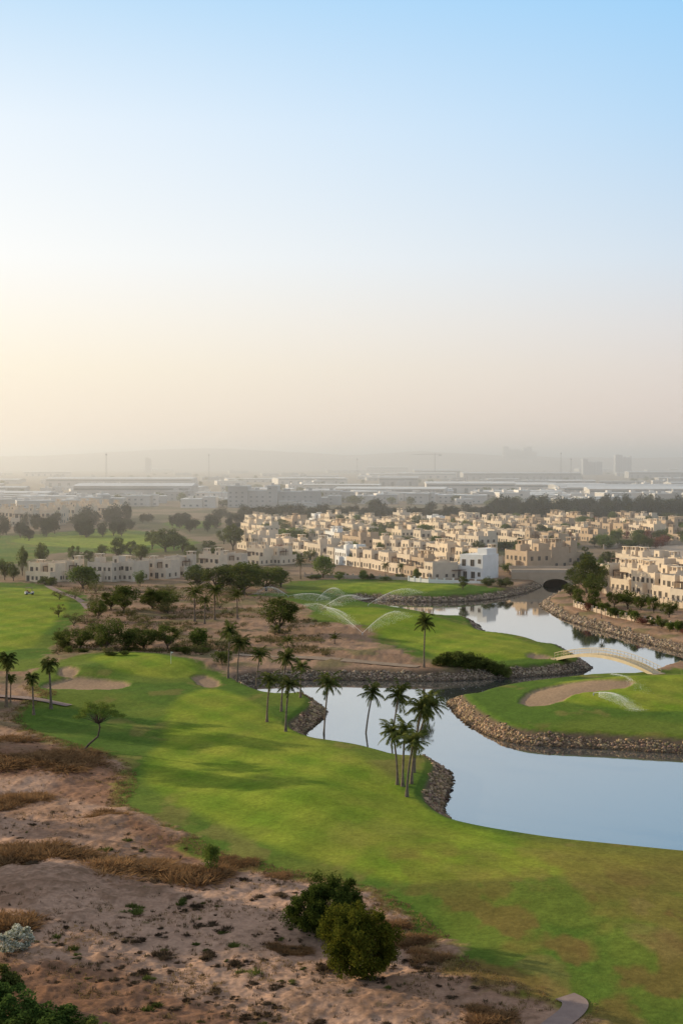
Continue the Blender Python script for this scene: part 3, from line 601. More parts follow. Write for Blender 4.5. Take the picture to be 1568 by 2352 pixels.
def villa_spec(k):
    wall=MB(); roof=MB(); tw=[]; wn=[]; pg=[]
    def vol(x0,x1,y0,y1,z0,z1,mer=True,par=True):
        wall.box(x0,x1,y0,y1,z0,z1)
        if par: parapet(wall,x0+.01,x1-.01,y0+.01,y1-.01,z1,mer=mer); roof.box(x0+.25,x1-.25,y0+.25,y1-.25,z1+.01,z1+.06)
    if k==0:
        vol(-5.5,5.5,-6,6,-.5,3.4); vol(-5.4,1.8,-3.5,5.9,3.3,6.9); vol(2.2,5.0,0.5,3.5,3.3,8.2,par=False); tw=[(3.6,2.,8.2,2.6)]
        F_=[(-3.8,-6,1.5,0,'w'),(-1,-6,1.3,0,'d'),(2.2,-6,1.5,0,'w'),(4.2,-6,1.5,0,'w'),(-4,-3.5,5.1,0,'w'),(-1.6,-3.5,4.7,0,'d'),(.8,-3.5,5.1,0,'s'),(3.6,.5,6.2,0,'s')]
        S_=[(-5.5,-4,1.5,1,'w'),(-5.5,0,1.5,1,'w'),(-5.5,3.5,1.5,1,'w'),(-5.4,-1.5,5.1,1,'w'),(-5.4,2.5,5.1,1,'w')]; pg=[(3.6,.48,3.45,3.4,2.4)]
    elif k==1:
        vol(-5.5,5.5,-5,6,-.5,3.3); vol(-1.5,5.4,-4.9,5.9,3.2,6.8); vol(-5.3,-2.3,1.5,5.5,3.2,8.0,par=False); tw=[(-3.8,3.5,8.0,2.6)]
        F_=[(-4,-5,1.5,0,'w'),(-1.5,-5,1.3,0,'d'),(1.5,-5,1.5,0,'w'),(4,-5,1.5,0,'w'),(.3,-4.9,5.1,0,'w'),(2.6,-4.9,4.7,0,'d'),(4.5,-4.9,5.1,0,'s'),(-3.8,1.5,6.0,0,'s')]
        S_=[(-5.5,-3,1.5,1,'w'),(-5.5,1,1.5,1,'w'),(-5.5,4,1.5,1,'w'),(-1.5,-3,5.1,1,'w'),(-1.5,-.4,5.1,1,'s'),(-5.3,3.5,5.4,1,'w')]; pg=[(-3.6,1.48,3.35,3.4,2.4)]
    elif k==2:
        vol(-6,6,-5,5,-.5,6.6); vol(-2.,2.,-6.6,-4.9,-.5,3.4,mer=False); vol(-5.6,-3,-1,3,6.5,9.,par=False); vol(2.5,5.6,0,4.5,6.5,9.0,mer=False); tw=[(-4.3,1.,9.,2.4)]
        F_=[(-4.6,-5,1.5,0,'w'),(-3,-5,1.5,0,'s'),(3,-5,1.5,0,'s'),(4.6,-5,1.5,0,'w'),(0,-6.6,1.3,0,'d'),(-4.6,-5,4.9,0,'w'),(-2.4,-5,4.9,0,'w'),(0,-5,4.6,0,'d'),(2.4,-5,4.9,0,'w'),(4.6,-5,4.9,0,'w'),(4,0,7.9,0,'w')]
        S_=[(-6,-3,1.5,1,'w'),(-6,0,1.5,1,'w'),(-6,3,1.5,1,'w'),(-6,-3,4.9,1,'w'),(-6,0,4.9,1,'w'),(-6,3,4.9,1,'w')]
    elif k==3:
        vol(-5,5,-6,5,-.5,3.4); vol(-4.9,4.9,-2.5,4.9,3.3,6.9); vol(1.6,4.4,-.5,2.5,6.8,9.,par=False); vol(-4.4,-1.8,0,2.6,6.8,8.7,par=False); tw=[(3,1,9.,2.4),(-3.1,1.3,8.7,2.1)]
        F_=[(-3.6,-6,1.5,0,'w'),(-1.2,-6,1.5,0,'w'),(1.5,-6,1.3,0,'d'),(3.9,-6,1.5,0,'w'),(-3.6,-2.5,4.7,0,'d'),(-1.,-2.5,5.1,0,'w'),(1.2,-2.5,5.1,0,'w'),(3.6,-2.5,4.7,0,'d'),(3,-.5,8,0,'s')]
        S_=[(-5,-4,1.5,1,'w'),(-5,-.5,1.5,1,'w'),(-5,3,1.5,1,'w'),(-4.9,-1,5.1,1,'w'),(-4.9,1.5,5.1,1,'w'),(-4.9,3.6,5.1,1,'s')]; pg=[(-2.5,-2.52,3.45,4,2.4)]
    else:
        vol(-6.3,6.3,-4.5,5,-.5,3.4,mer=False); vol(-6.2,-.2,-2.8,4.9,3.3,6.7); vol(2.4,6.2,-1.2,4.9,3.3,6.5,mer=False); tw=[(-4.5,2.5,6.75,2.4)]
        F_=[(-5,-4.5,1.3,0,'d'),(-2.6,-4.5,1.5,0,'w'),(-.5,-4.5,1.5,0,'w'),(2.,-4.5,1.3,0,'d'),(4.6,-4.5,1.5,0,'w'),(-4.6,-2.8,4.6,0,'d'),(-1.9,-2.8,5.,0,'w'),(4.3,-1.2,4.9,0,'w')]
        S_=[(-6.3,-2,1.5,1,'w'),(-6.3,2,1.5,1,'w'),(-6.2,0,5,1,'w'),(-6.2,3,5,1,'w')]; pg=[(1.1,1.,3.45,2.3,2.3)]
    X_=[(-a[0],a[1],a[2],-1,a[4]) for a in S_ if (k==2 or a[2]<3)]
    if k in(0,1): X_=[(abs(a[0]),a[1],a[2],-1,a[4]) for a in S_ if a[2]<3]
    return wall,roof,tw,F_+S_+X_,pg
WM={'w':WIN,'d':DOOR,'s':SLIT}
VIL=[]
for k in range(5):
    wall,roof,tw,wn,pg=villa_spec(k)
    d={}
    for tag,wm_ in (('c',M_wall),('t',M_tan),('w',M_white)):
        d['wall'+tag]=wall.mesh('villa_wall',[wm_])
        mg=MB(); mg.add(wall); mg.add(roof,mo=1)
        for x_,y_,z_,w in tw: mg.add(cap(w),(x_,y_,z_))
        for x_,y_,z_,s,kk in wn: mg.add(WM[kk],(x_,y_,z_),[0,-math.pi/2,math.pi/2][s],2)
        for x_,y_,z_,w,dd in pg: mg.add(perg(w,dd,2.3),(x_,y_,z_),0,4)
        d['all'+tag]=mg.mesh('villa_full',[wm_,M_roof,M_glass,M_frame,M_wood])
        d['cap'+tag]=[(cap(w).mesh('wind_tower',[wm_]),(x_,y_,z_)) for x_,y_,z_,w in tw]
    d['roof']=roof.mesh('villa_roof',[M_roof]); d['wn']=wn; d['pg']=[(perg(w,dd,2.3).mesh('pergola',[M_wood]),(x_,y_,z_)) for x_,y_,z_,w,dd in pg]; VIL.append(d)
WME={k_:m_.mesh('window_mesh_'+k_,[M_glass,M_frame]) for k_,m_ in WM.items()}
nvil=0
def villa(x_,y_,yaw,k,near,tag='c',label=None,s=1.,group='flat roofed villas'):
    global nvil; nvil+=1
    d=VIL[k]; lb=label or {'c':'cream flat roofed villa with parapets and wind tower','t':'tan flat roofed villa with parapets and wind tower','w':'white flat roofed villa with roof terrace'}[tag]
    if near:
        o=obj('villa',None)
        obj('wall',d['wall'+tag],o); obj('roof',d['roof'],o)
        for m_,p in d['cap'+tag]: q_=obj('wind_tower',m_,o); q_.location=p
        for m_,p in d['pg']: q_=obj('pergola',m_,o); q_.location=p
        for a,b_,c_,sd_,kk in d['wn']:
            q_=obj('door' if kk=='d' else 'window',WME[kk],o); q_.location=(a,b_,c_); q_.rotation_euler=(0,0,[0,-math.pi/2,math.pi/2][sd_])
    else: o=obj('villa',d['all'+tag])
    o.location=(x_,y_,GZ); o.rotation_euler=(0,0,yaw); o.scale=(s,s,s)
    o['label']=lb; o['category']='house'; o['group']=group
    return o
rad=math.radians
cand=[]
for k in range(0,12):
    s=0
    while s<620:
        bx,by=38+ k*46+ .42*(-s), 474+.91*s+ (k*6)
        s+=11.6
        u=784+bx/by*FL; v=1058+40*FL/by
        if u<572 or u>1620 or v<1202: continue
        fr_=1336 if u<1060 else (1326 if u<1180 else (1310 if u<1300 else 1246))
        if v>fr_: continue
        if k>0 and R()<.17: continue
        if 1150<u<1205 and v>1262: continue
        if 1040<u<1160 and v>1300: continue
        cand.append((bx+U(-.8,.8),by+U(-.4,.4),k,u,v))
cand.sort(key=lambda t:t[1])
for i,(bx,by,k,u,v) in enumerate(cand[:225]):
    near=v>1262
    yaw=rad(-65)+(0 if R()<.92 else rad(90))+U(-.03,.03)
    tag='t' if (u>1180 and R()<.7) or R()<.1 else ('w' if R()<.06 else 'c')
    o=villa(bx,by,yaw,random.choice([0,1,2,3,4,4,4]),near,tag,s=U(.88,1.)); o.scale[2]*=U(.82,.98)
for u,v,k,yw,s in [(98,1341,4,-30,.84),(152,1338,0,-30,.84),(242,1339,2,-28,.84),(292,1338,1,-28,.84),(362,1333,4,-28,.88),(412,1328,0,-26,.88),(484,1320,3,-24,.84),(528,1312,4,-24,.8),(592,1302,3,-34,.84),(640,1300,0,-34,.84)]:
    x_,y_=G(u,v-3); villa(x_,y_+5,rad(yw),k,True,'c','cream terraced house with dark windows beside fairway',s,'cream terraced houses by the fairway')
for u,v in [(20,1205),(60,1208),(130,1200),(160,1196),(195,1195),(230,1190),(255,1192),(200,1186),(150,1190),(118,1205)]:
    x_,y_=G(u,v); villa(x_,y_,rad(U(-30,-5)),random.choice([2,3]),False,'c',None,1.25)
for i in range(5):
    t=i/4; x_,y_=G(1395+t*190,1352+t*36); villa(x_+3,y_+5,rad(-65),[0,3,2,1,3][i],True,'c','cream villa behind crenellated garden wall',.95)
for i in range(5):
    t=i/4; x_,y_=G(1430+t*190,1322+t*22); villa(x_+3,y_+5,rad(-65+ (90 if i==2 else 0)),[3,2,0,3,1][i],True,'c','cream villa behind crenellated garden wall',.95)
for u,v,k in [(1215,1316,2),(1262,1308,3),(1290,1296,0)]:
    x_,y_=G(u,v); villa(x_,y_+4,rad(-60),k,True,'t',None,1.08)
def white_house():
    x_,y_=G(1095,1330); o=obj('modern_house',None,label='modern white cubic house with dark glazing and terrace',category='house'); o.location=(x_,y_+6,GZ); o.rotation_euler=(0,0,rad(-38))
    mb=MB(); mb.box(-6,6,-5,5,-.5,3.5); mb.box(-3,6.1,-5.1,4.9,3.5,8.2); mb.box(-6,-3.02,-5.1,-4.8,3.5,4.5); mb.box(-6,-5.75,-4.8,4.9,3.5,4.5); mb.box(2,5.8,-2,4,8.2,10.2); mb.box(-7.2,-5.9,-5.6,5.1,3.2,3.45)
    obj('wall',mb.mesh('white_wall',[M_white]),o)
    for p,kk,s in [((-4,-5,1.3),'d',0),((-1,-5,1.3),'d',0),((2.2,-5,1.3),'d',0),((4.6,-5,1.6),'w',0),((-1.4,-5.1,5.4),'d',0),((2,-5.1,5.4),'d',0),((4.8,-5.1,6),'w',0),((-6,-2,1.5),'d',1),((-6,2,1.5),'w',1),((-3,-1.5,5.2),'d',1),((-3,2,5.4),'w',1)]:
        q_=obj('door' if kk=='d' else 'window',WME[kk],o); q_.location=p; q_.rotation_euler=(0,0,[0,-math.pi/2][s])
    m=perg(5,3.5,2.7).mesh('pergola',[M_wood]); q_=obj('pergola',m,o); q_.location=(-3,-5.02,0)
white_house()
def gwall(pts,nm,lab,h=1.3,mat=M_fence,step=2.6):
    P_=[G(u,v) for u,v in pts]; o=obj(nm,None,label=lab,category='garden wall'); o.location=(P_[0][0],P_[0][1],GZ); mb=MB(); pm=MB(); pm.box(-.22,.22,-.22,.22,-.5,h+.4); pm.box(-.3,.3,-.3,.3,h+.4,h+.52); pme=pm.mesh('wall_post',[mat]); n_=0
    for (ax,ay),(bx,by) in zip(P_[:-1],P_[1:]):
        L=math.hypot(bx-ax,by-ay); a=math.atan2(by-ay,bx-ax); seg=MB(); seg.box(0,L,-.1,.1,-.5,h); mb.add(seg,(ax-P_[0][0],ay-P_[0][1],0),a)
        for i in range(int(L/step)):
            if n_>95: break
            t=i*step; q_=obj('post',pme,o); q_.location=(ax+math.cos(a)*t-P_[0][0],ay+math.sin(a)*t-P_[0][1],0); q_.rotation_euler=(0,0,a); n_+=1
    obj('wall',mb.mesh('garden_wall',[mat]),o)
gwall([(1318,1392),(1350,1402),(1400,1414),(1480,1430),(1568,1446),(1640,1462)],'garden_wall','cream crenellated garden wall above rocky bank',1.0)
gwall([(1385,1362),(1440,1372),(1568,1400),(1640,1415)],'garden_wall','cream garden wall between villas',1.8)
gwall([(938,1336),(985,1340),(1040,1342),(1110,1345)],'garden_wall','white garden wall around modern house',1.4,M_white)
gwall([(700,1326),(760,1328),(840,1330),(935,1334)],'garden_wall','cream garden wall behind the lawn',1.2)
gwall([(1385,1262),(1440,1256),(1560,1250),(1640,1248)],'garden_wall','cream compound wall beside sandy lot',1.8)
def add_shade_block():  # unseen block added left of frame to cast shade over dune and lower turf
    o=obj('shade_block',None,label='unseen beige block added to shade the dune',category='building'); o.location=(-90,0,0)
    mb=MB(); mb.box(-9,9,120,150,0,13); mb.box(-7,7,158.01,166,0,26); mb.box(-6.9,6.9,150.02,158,0,11); parapet(mb,-8.9,8.9,120.1,149.9,13,1.1,.3,False); obj('wall',mb.mesh('shade_block_wall',[M_wall]),o)
    for j in range(3):
        for i in range(7):
            w_=MB(); w_.box(8.9,9.08,122+i*3.8,124+i*3.8,j*3.8+1.5,j*3.8+3.5); obj('window',w_.mesh('shade_block_window',[M_glass]),o)
add_shade_block()
# ================================================================ BRIDGES
def footbridge():
    a=G(1282,1512); b_=G(1507,1547); L=math.hypot(b_[0]-a[0],b_[1]-a[1]); yaw=math.atan2(b_[1]-a[1],b_[0]-a[0])
    o=obj('footbridge',None,label='cream arched footbridge with railings over channel',category='bridge'); o.location=(a[0],a[1],GZ-.1); o.rotation_euler=(0,0,yaw)
    M_b=plain('bridge_paint',(.58,.46,.28),(.68,.55,.36),.7,.7); ns=28; rise=2.0
    zf=lambda t: rise*(1-(2*t-1)**2)
    def strip(y0,y1,dz0,dz1):
        mb=MB()
        for i in range(ns):
            b0=len(mb.v)
            for t in (i/ns,(i+1)/ns):
                for yy,dz in ((y0,dz0),(y1,dz0),(y1,dz1),(y0,dz1)): mb.v.append((t*L,yy,zf(t)+dz))
            for q in ((0,1,5,4),(1,2,6,5),(2,3,7,6),(3,0,4,7)): mb.f.append(tuple(b0+j for j in q)); mb.m.append(0)
        return mb
    obj('deck',strip(-1.1,1.1,0,.18).mesh('deck',[M_b]),o)
    obj('girder',strip(-1.25,-1.12,-.35,.25).mesh('girder',[M_b]),o); obj('girder',strip(1.12,1.25,-.35,.25).mesh('girder',[M_b]),o)
    for s in (-1.18,1.18):
        mb=MB(); pts=lambda h:[(i/ns*L,s,zf(i/ns)+h) for i in range(ns+1)]
        mb.tube(pts(1.25),[.06]*(ns+1),6); mb.tube(pts(.75),[.035]*(ns+1),5)
        for i in range(0,ns+1): mb.cyl((i/ns*L,s,zf(i/ns)+.2),(i/ns*L,s,zf(i/ns)+1.25),.045,.045,5)
        obj('railing',mb.mesh('railing',[M_b]),o)
    for xx in (-.9,L-.3):
        mb=MB(); mb.box(xx,xx+1.2,-1.4,1.4,-2,.15); obj('abutment',mb.mesh('abutment',[M_tan]),o)
footbridge()
def roadbridge():
    c0=G(1276,1346,0); o=obj('road_bridge',None,label='tan arched road bridge over narrow channel',category='bridge'); o.location=(c0[0],c0[1],0); o.rotation_euler=(0,0,rad(-4))
    H=4.4; w=4.4; hl=15
    mb=MB(); D=18
    arch=[(-hl,-1),(-w-.01,-1)]+[(-w*math.cos(math.pi*i/14),.1+2.3*math.sin(math.pi*i/14)) for i in range(15)]+[(w+.01,-1),(hl,-1)]
    for (xa,za),(xb,zb) in zip(arch[:-1],arch[1:]):
        b0=len(mb.v); ta,tb=H+.3*(1-abs(xa)/hl),H+.3*(1-abs(xb)/hl)
        for yy in (0,D): mb.v+=[(xa,yy,za),(xb,yy,zb),(xb,yy,tb),(xa,yy,ta)]
        for q in ((0,1,2,3),(7,6,5,4),(4,5,1,0),(3,2,6,7)): mb.f.append(tuple(b0+j for j in q)); mb.m.append(0)
    mb.box(-w-1,w+1,D+.01,D+.5,-1,H)
    obj('arch_wall',mb.mesh('arch_wall',[M_tan]),o)
    for yy in (-.1,D-.2):
        q_=MB(); q_.box(-hl,hl,yy,yy+.3,H+.1,H+1.1); obj('parapet',q_.mesh('parapet',[M_fence]),o)
roadbridge()
# ================================================================ INDUSTRIAL PLAIN
def shed(w,d,h,kind):
    mb=MB()
    if kind=='shed':
        r=h*.18
        mb.box(-w/2,w/2,-d/2,d/2,-1,h)
        b0=len(mb.v)
        mb.v+=[(-w/2-1,-d/2-1,h+.02),(w/2+1,-d/2-1,h+.02),(w/2+1,0,h+r),(-w/2-1,0,h+r),(-w/2-1,d/2+1,h+.02),(w/2+1,d/2+1,h+.02)]
        for q in ((0,1,2,3),(3,2,5,4),(0,3,4),(1,5,2)): mb.f.append(tuple(b0+j for j in q)); mb.m.append(1)
        for i in range(int(w/14)): a=-w/2+7+i*14; mb.box(a-2.2,a+2.2,-d/2-.1,-d/2+.1,0,h*.5,2)
        mb.box(-w/2+1,w/2-1,-d/2-.12,-d/2+.1,h*.72,h*.84,2)
    else:
        x0=-w/2
        while x0<w/2-1:
            ww=min(U(12,26),w/2-x0); hh=h*U(.72,1.0); dd=U(-2,2); mb.box(x0,x0+ww-.2,-d/2+dd,d/2,-1,hh); mb.box(x0-.1,x0+ww-.1,-d/2+dd-.3,d/2+.3,hh,hh+.8,1); fl=max(1,int(hh/3.6))
            for j in range(fl):
                for i in range(max(1,int(ww/5))):
                    a=x0+2.5+i*5; mb.box(a-.9,a+.9,-d/2+dd-.1,-d/2+dd+.1,j*3.6+1.3,j*3.6+2.6,2)
            mb.box(x0+ww*.3,x0+ww*.5,-2,2,hh+.8,hh+2.8)
            x0+=ww
        for j in range(max(1,int(h*.7/3.6))):
            for i in range(max(1,int(d/6))):
                a=-d/2+4.5+i*5; mb.box(-w/2-.1,-w/2+.1,a-.9,a+.9,j*3.6+1.3,j*3.6+2.6,2)
    return mb
def building(u0,u1,vt,vb,kind,nm,lab,D=None,dep=None,yaw=0,mats=None):
    y_=D or min(40*FL/(vb-1058),6000); x_=(((u0+u1)/2)-784)/FL*y_; w=(u1-u0)/FL*y_; h=max(ZAT(y_,vt)-GZ,3.)
    h=h if kind!='shed' else h/1.18
    m_=shed(w,dep or min(max(w*.5,12),60),h,kind).mesh(nm,mats or [M_ind,M_indroof,M_fglass])
    o=obj(nm,m_,label=lab,category='building'); o.location=(x_,y_+(dep or 20)/2,GZ); o.rotation_euler=(0,0,yaw); return o
M_hz=plain('grey_concrete',(.40,.40,.42),(.48,.48,.50),.05,.8)
WH='long white warehouse with low pitched metal roof'; BL='pale flat roofed commercial block with window rows'
for u0,u1,vt,vb,kd in [(178,445,1110,1148,'shed'),(112,446,1096,1118,'shed'),(-40,115,1128,1152,'shed'),(525,640,1114,1166,'b'),(632,735,1120,1166,'b'),(745,815,1126,1156,'b'),(820,915,1134,1158,'b'),(960,1120,1134,1156,'b'),(978,1180,1106,1132,'shed'),(1060,1330,1084,1102,'shed'),(950,1055,1078,1098,'shed'),(1270,1640,1112,1134,'shed'),(1125,1330,1134,1152,'shed'),(840,935,1071,1084,'shed'),(870,960,1094,1116,'shed'),(640,770,1096,1112,'shed'),(450,520,1132,1160,'b'),(270,340,1100,1112,'b'),(1440,1568,1082,1098,'shed'),(1180,1260,1102,1118,'b'),(1480,1560,1130,1150,'b')]:
    building(u0,u1,vt,vb,kd,'warehouse' if kd=='shed' else 'commercial_block',WH if kd=='shed' else BL,yaw=U(-.06,.06)-(.12 if kd=='b' else 0))
building(1412,1449,1041,1068,'b','tower_block','grey high rise block alone on hazy plain',D=4200,dep=30,mats=[M_hz,M_hz,M_glass])
building(1338,1382,1053,1068,'b','tower_block','dark grey block in haze',D=4000,dep=30,mats=[M_hz,M_hz,M_glass])
building(1155,1232,1024,1040,'b','tower_block','very distant pale slab building in haze',D=6200,dep=40,mats=[M_ind,M_ind,M_ind])
building(334,347,1050,1075,'b','tower_block','grey silo like plant building in haze',D=4600,dep=20,mats=[M_ind,M_ind,M_fglass])
SM=[(shed(w,d,h,k),k) for w,d,h,k in [(40,22,7,'shed'),(70,30,8,'shed'),(26,18,9,'b'),(18,14,7,'b'),(50,20,9,'b'),(110,40,9,'shed'),(15,12,6,'b'),(22,14,11,'b'),(90,30,7,'shed')]]
SMM=[(m_.mesh('small_building',[M_ind,M_indroof,M_fglass]),k) for m_,k in SM]
for i in range(200):
    v=1071+R()**.8*96; u=U(-60,1620); y_=40*FL/(v-1058); x_=(u-784)/FL*y_; m_,k=random.choice(SMM if y_>1500 else SMM[2:5]+SMM[6:8])
    o=obj('warehouse' if k=='shed' else 'commercial_block',m_,label=WH if k=='shed' else BL,category='building',group='buildings on the industrial plain'); o.location=(x_,y_,GZ); o.rotation_euler=(0,0,U(-.3,.3)); s=U(.8,1.2); o.scale=(s,s,s*U(.8,1.1))
def mast(u,vt,D,nm='radio_mast'):
    h=ZAT(D,vt)-GZ; mb=MB()
    for a in range(3): t=a*2.09; mb.cyl((math.cos(t)*1.6,math.sin(t)*1.6,0),(math.cos(t)*.5,math.sin(t)*.5,h),.22,.16,4)
    for i in range(10): z_=h*i/10; r_=1.6-1.1*i/10; mb.box(-r_,r_,-.12,.12,z_,z_+.2)
    mb.box(-1.3,1.3,-1.3,1.3,h*.93,h*.96)
    o=obj(nm,mb.mesh(nm,[M_steel]),label='thin lattice radio mast on hazy plain',category='mast'); o.location=((u-784)/FL*D,D,GZ)
mast(245,1040,2200); mast(480,1042,2600); mast(1287,1038,2600); mast(820,1052,2800); mast(1310,1052,2600)
def crane():
    D=3200; h=ZAT(D,1044)-GZ; mb=MB(); mb.box(-.7,.7,-.7,.7,0,h+3); mb.box(-52,16,-.4,.4,h-.4,h+.4); mb.box(8,15,-1.2,1.2,h-3,h-1); mb.cyl((0,0,h+3),(-40,0,h+.4),.2,.2,4); mb.cyl((0,0,h+3),(14,0,h+.4),.2,.2,4)
    o=obj('tower_crane',mb.mesh('tower_crane',[M_steel]),label='tower crane with long jib in haze',category='crane'); o.location=((998-784)/FL*D,D,GZ)
crane()
def hill(D,u0,u1,prof,nm,seed):
    n_=120; V=[]
    for i in range(n_+1):
        t=i/n_; u=u0+(u1-u0)*t; x_=(u-784)/FL*D; zt=np.interp(u,[p[0] for p in prof],[ZAT(D,p[1]) for p in prof])+float(fbm(np.array([u/40.]),np.array([seed*3.]),4,seed)[0]-.5)*9
        V+=[(x_,D-900,GZ-3),(x_*1.02,D,max(zt,GZ)),(x_*1.06,D+1500,GZ-3)]
    F_=[(3*i+j,3*i+3+j,3*i+4+j,3*i+1+j) for i in range(n_) for j in (0,1)]
    obj(nm,npmesh(nm,V,F_,[plain('hill_rock',(.34,.28,.25),(.40,.33,.29),.002,.95)],smooth=True),kind='structure',label='low desert hills')
hill(6400,-400,1900,[(-400,1050),(100,1048),(350,1034),(520,1029),(640,1036),(800,1046),(960,1035),(1100,1044),(1300,1051),(1900,1050)],'hill',4)
# ================================================================ SPRINKLERS, CART, FLAG
def sprinkler(u,v,jets,lab):
    x_,y_,z_=HIT(u,v); o=obj('sprinkler',None,label=lab,category='sprinkler',group='lawn sprinklers'); o.location=(x_,y_,z_)
    mb=MB(); mb.cyl((0,0,-.1),(0,0,.3),.12,.1,8); mb.cyl((0,0,.3),(0,.0,.42),.15,.08,8); obj('nozzle',mb.mesh('nozzle',[M_steel]),o)
    for lu,lv,ap in jets:
        tx,ty,tz=HIT(lu,lv); dx,dy,dz=tx-x_,ty-y_,tz-z_; n1_,n2_=2200,6000; n_=n1_+n2_; t=np.concatenate([rng.uniform(0,1,n1_)**1.2*.8,rng.uniform(.12,1.02,n2_)]); sp=.04+.5*t**1.6
        prof=4*ap*t*(1-t)*(.75+.5*t)   # drag: steeper fall at the end of the throw
        P_=np.stack([dx*t,dy*t,.4+dz*t+prof],1)+rng.normal(size=(n_,3))*sp[:,None]*np.array([.5,.5,.3]); fall=rng.random(n_); fall[:n1_]*=.05; P_[:,2]=P_[:,2]*(1-fall**1.8); P_[:,2]=np.maximum(P_[:,2],.02)
        P_[n1_:,:2]+=rng.normal(size=(n2_,2))*.7*t[n1_:,None]
        V,F_=leaves(P_,.026,.7); obj('water_jet',npmesh('water_jet',V,F_,[M_drop]),o)
L_='lawn sprinkler throwing thin white arcs of spray'
sprinkler(662,1372,[(588,1366,2.2),(780,1392,1.8)],L_)
sprinkler(728,1380,[(790,1370,2.6)],L_)
sprinkler(742,1398,[(845,1378,2.8),(815,1438,1.3)],L_)
sprinkler(832,1458,[(700,1392,2.2),(938,1418,2.4)],L_)
sprinkler(845,1392,[(965,1388,2.2)],L_)
sprinkler(1362,1597,[(1462,1640,1.3)],L_)
sprinkler(1366,1545,[(1476,1590,1.5)],L_)
def cart():
    x_,y_,z_=HIT(68,1366); o=obj('golf_cart',None,label='small golf cart with canopy parked on fairway',category='golf cart'); o.location=(x_,y_,z_); o.rotation_euler=(0,0,.5); o.scale=(1.1,)*3
    mb=MB(); mb.box(-1.15,1.15,-.55,.55,.3,.55); mb.box(-1.15,-.55,-.55,.55,.55,.9); mb.box(.75,1.2,-.5,.5,.55,.85); obj('body',mb.mesh('cart_body',[M_hz]),o)
    mb=MB(); mb.box(-.5,.1,-.5,.5,.56,.8); mb.box(-.53,-.4,-.5,.5,.8,1.25); obj('seat',mb.mesh('cart_seat',[M_red]),o)
    mb=MB(); mb.box(-.95,.85,-.6,.6,1.85,1.93); 
    for a in (-.85,.75):
        for b_ in (-.5,.5): mb.box(a-.03,a+.03,b_-.03,b_+.03,.8,1.85)
    obj('canopy',mb.mesh('cart_canopy',[M_wood]),o)
    w=MB(); w.cyl((0,-.09,0),(0,.09,0),.24,.24,14); wm=w.mesh('wheel',[M_tyre])
    for a in (-.8,.8):
        for b_ in (-.5,.5): q_=obj('wheel',wm,o); q_.location=(a,b_,.24)
cart()
def flag(u,v):
    x_,y_,z_=HIT(u,v); o=obj('golf_flag',None,label='thin golf pin with small flag on green',category='flag'); o.location=(x_,y_,z_)
    mb=MB(); mb.cyl((0,0,0),(0,0,2.3),.03,.03,6); obj('pole',mb.mesh('pole',[M_white]),o); mb=MB(); mb.v=[(.03,0,2.3),(.55,.05,2.15),(.03,0,1.95)]; mb.f=[(0,1,2)]; mb.m=[0]; obj('flag_cloth',mb.mesh('flag_cloth',[M_white]),o)
flag(393,1524)
# ================================================================ HAZE
mh,n=nt('haze_air'); o_=N(n,'ShaderNodeOutputMaterial'); vs_=N(n,'ShaderNodeVolumeScatter'); vs_.inputs['Color'].default_value=(1.,.95,.90,1); vs_.inputs['Density'].default_value=1/2300.; vs_.inputs['Anisotropy'].default_value=.5
n.links.new(vs_.outputs[0],o_.inputs['Volume'])
mb=MB(); mb.box(-9000,9000,380,16000,-20,95); obj('haze',mb.mesh('haze',[mh]),kind='structure',label='dusty morning haze')
# ================================================================ LIGHT, SKY, CAMERA
EL=14
S=Vector((-.88,.47,0)).normalized()*math.cos(rad(EL))+Vector((0,0,math.sin(rad(EL))))
sl=bpy.data.lights.new('sun','SUN'); sl.energy=5.0; sl.angle=rad(.6); sl.color=(1,.82,.55)
so=bpy.data.objects.new('sun',sl); COL.objects.link(so); so.rotation_euler=S.to_track_quat('Z','Y').to_euler(); so.location=(-200,100,200)
w=bpy.data.worlds.new('World'); sc.world=w; w.use_nodes=True; n=w.node_tree; n.nodes.clear()
wo=N(n,'ShaderNodeOutputWorld'); bg=N(n,'ShaderNodeBackground'); bg.inputs['Strength'].default_value=.1
sk=N(n,'ShaderNodeTexSky'); sk.sky_type='NISHITA'; sk.sun_disc=False; sk.sun_elevation=rad(EL); sk.sun_rotation=math.atan2(S.x,S.y); sk.dust_density=3
tc=N(n,'ShaderNodeTexCoord'); sx=N(n,'ShaderNodeSeparateXYZ'); n.links.new(tc.outputs['Generated'],sx.inputs[0])
def lin(c): return tuple(((v/255)/12.92 if v/255<=.04045 else ((v/255+.055)/1.055)**2.4) for v in c)
Ls=[(0,(246,226,205)),(.009,(248,228,207)),(.033,(251,236,214)),(.064,(254,243,221)),(.094,(254,247,232)),(.139,(252,251,247)),(.226,(235,243,250)),(.309,(194,223,246)),(.5,(190,193,198)),(1,(162,162,166))]
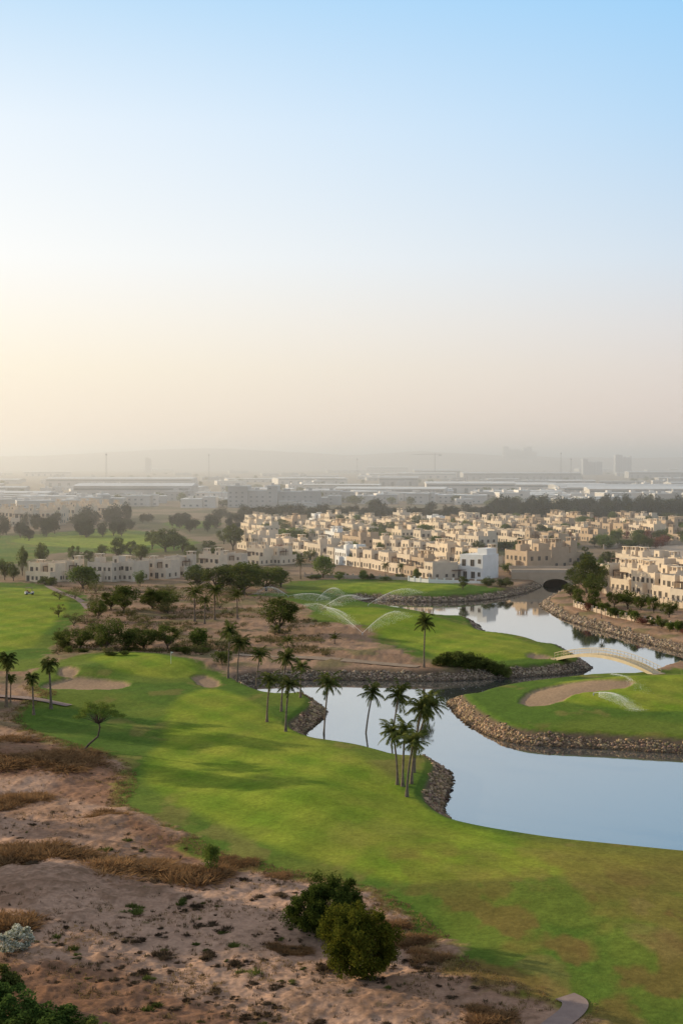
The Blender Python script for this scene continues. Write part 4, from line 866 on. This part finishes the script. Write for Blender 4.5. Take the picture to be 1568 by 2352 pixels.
Rs=[(0,(224,205,194)),(.009,(224,205,194)),(.033,(222,207,199)),(.064,(219,211,207)),(.094,(214,214,217)),(.139,(202,217,231)),(.226,(172,210,241)),(.309,(148,203,245)),(.5,(170,180,192)),(1,(153,156,162))]
rl=ramp(n,[(p,lin(c_)) for p,c_ in Ls]); rr=ramp(n,[(p,lin(c_)) for p,c_ in Rs])
n.links.new(sx.outputs['Z'],rl.inputs[0]); n.links.new(sx.outputs['Z'],rr.inputs[0])
nm_=N(n,'ShaderNodeVectorMath',operation='MULTIPLY'); nm_.inputs[1].default_value=(1,1,0); n.links.new(tc.outputs['Generated'],nm_.inputs[0])
nn=N(n,'ShaderNodeVectorMath',operation='NORMALIZE'); n.links.new(nm_.outputs[0],nn.inputs[0])
dt=N(n,'ShaderNodeVectorMath',operation='DOT_PRODUCT'); sh=Vector((S.x,S.y,0)).normalized(); dt.inputs[1].default_value=sh; n.links.new(nn.outputs[0],dt.inputs[0])
mr=N(n,'ShaderNodeMapRange'); mr.inputs['From Min'].default_value=.18; mr.inputs['From Max'].default_value=.7; n.links.new(dt.outputs['Value'],mr.inputs['Value'])
mx=N(n,'ShaderNodeMix',data_type='RGBA'); n.links.new(mr.outputs[0],mx.inputs['Factor']); n.links.new(rr.outputs[0],mx.inputs['A']); n.links.new(rl.outputs[0],mx.inputs['B'])
m10=N(n,'ShaderNodeVectorMath',operation='SCALE'); m10.inputs['Scale'].default_value=10.7; n.links.new(mx.outputs['Result'],m10.inputs[0])
mm=N(n,'ShaderNodeMix',data_type='RGBA'); mm.inputs['Factor'].default_value=.04; n.links.new(m10.outputs[0],mm.inputs['A']); n.links.new(sk.outputs[0],mm.inputs['B'])
n.links.new(mm.outputs['Result'],bg.inputs['Color']); n.links.new(bg.outputs[0],wo.inputs[0])
cam=bpy.data.cameras.new('camera'); co=bpy.data.objects.new('camera',cam); COL.objects.link(co); co.location=(0,0,CAMZ); co.rotation_euler=(math.pi/2-P,0,0)
cam.sensor_fit='VERTICAL'; cam.sensor_height=36; cam.sensor_width=24; cam.lens=FL/2352*36; cam.clip_start=1; cam.clip_end=60000
sc.camera=co
print('villas',nvil,'rocks',nr_,'verts',len(x))
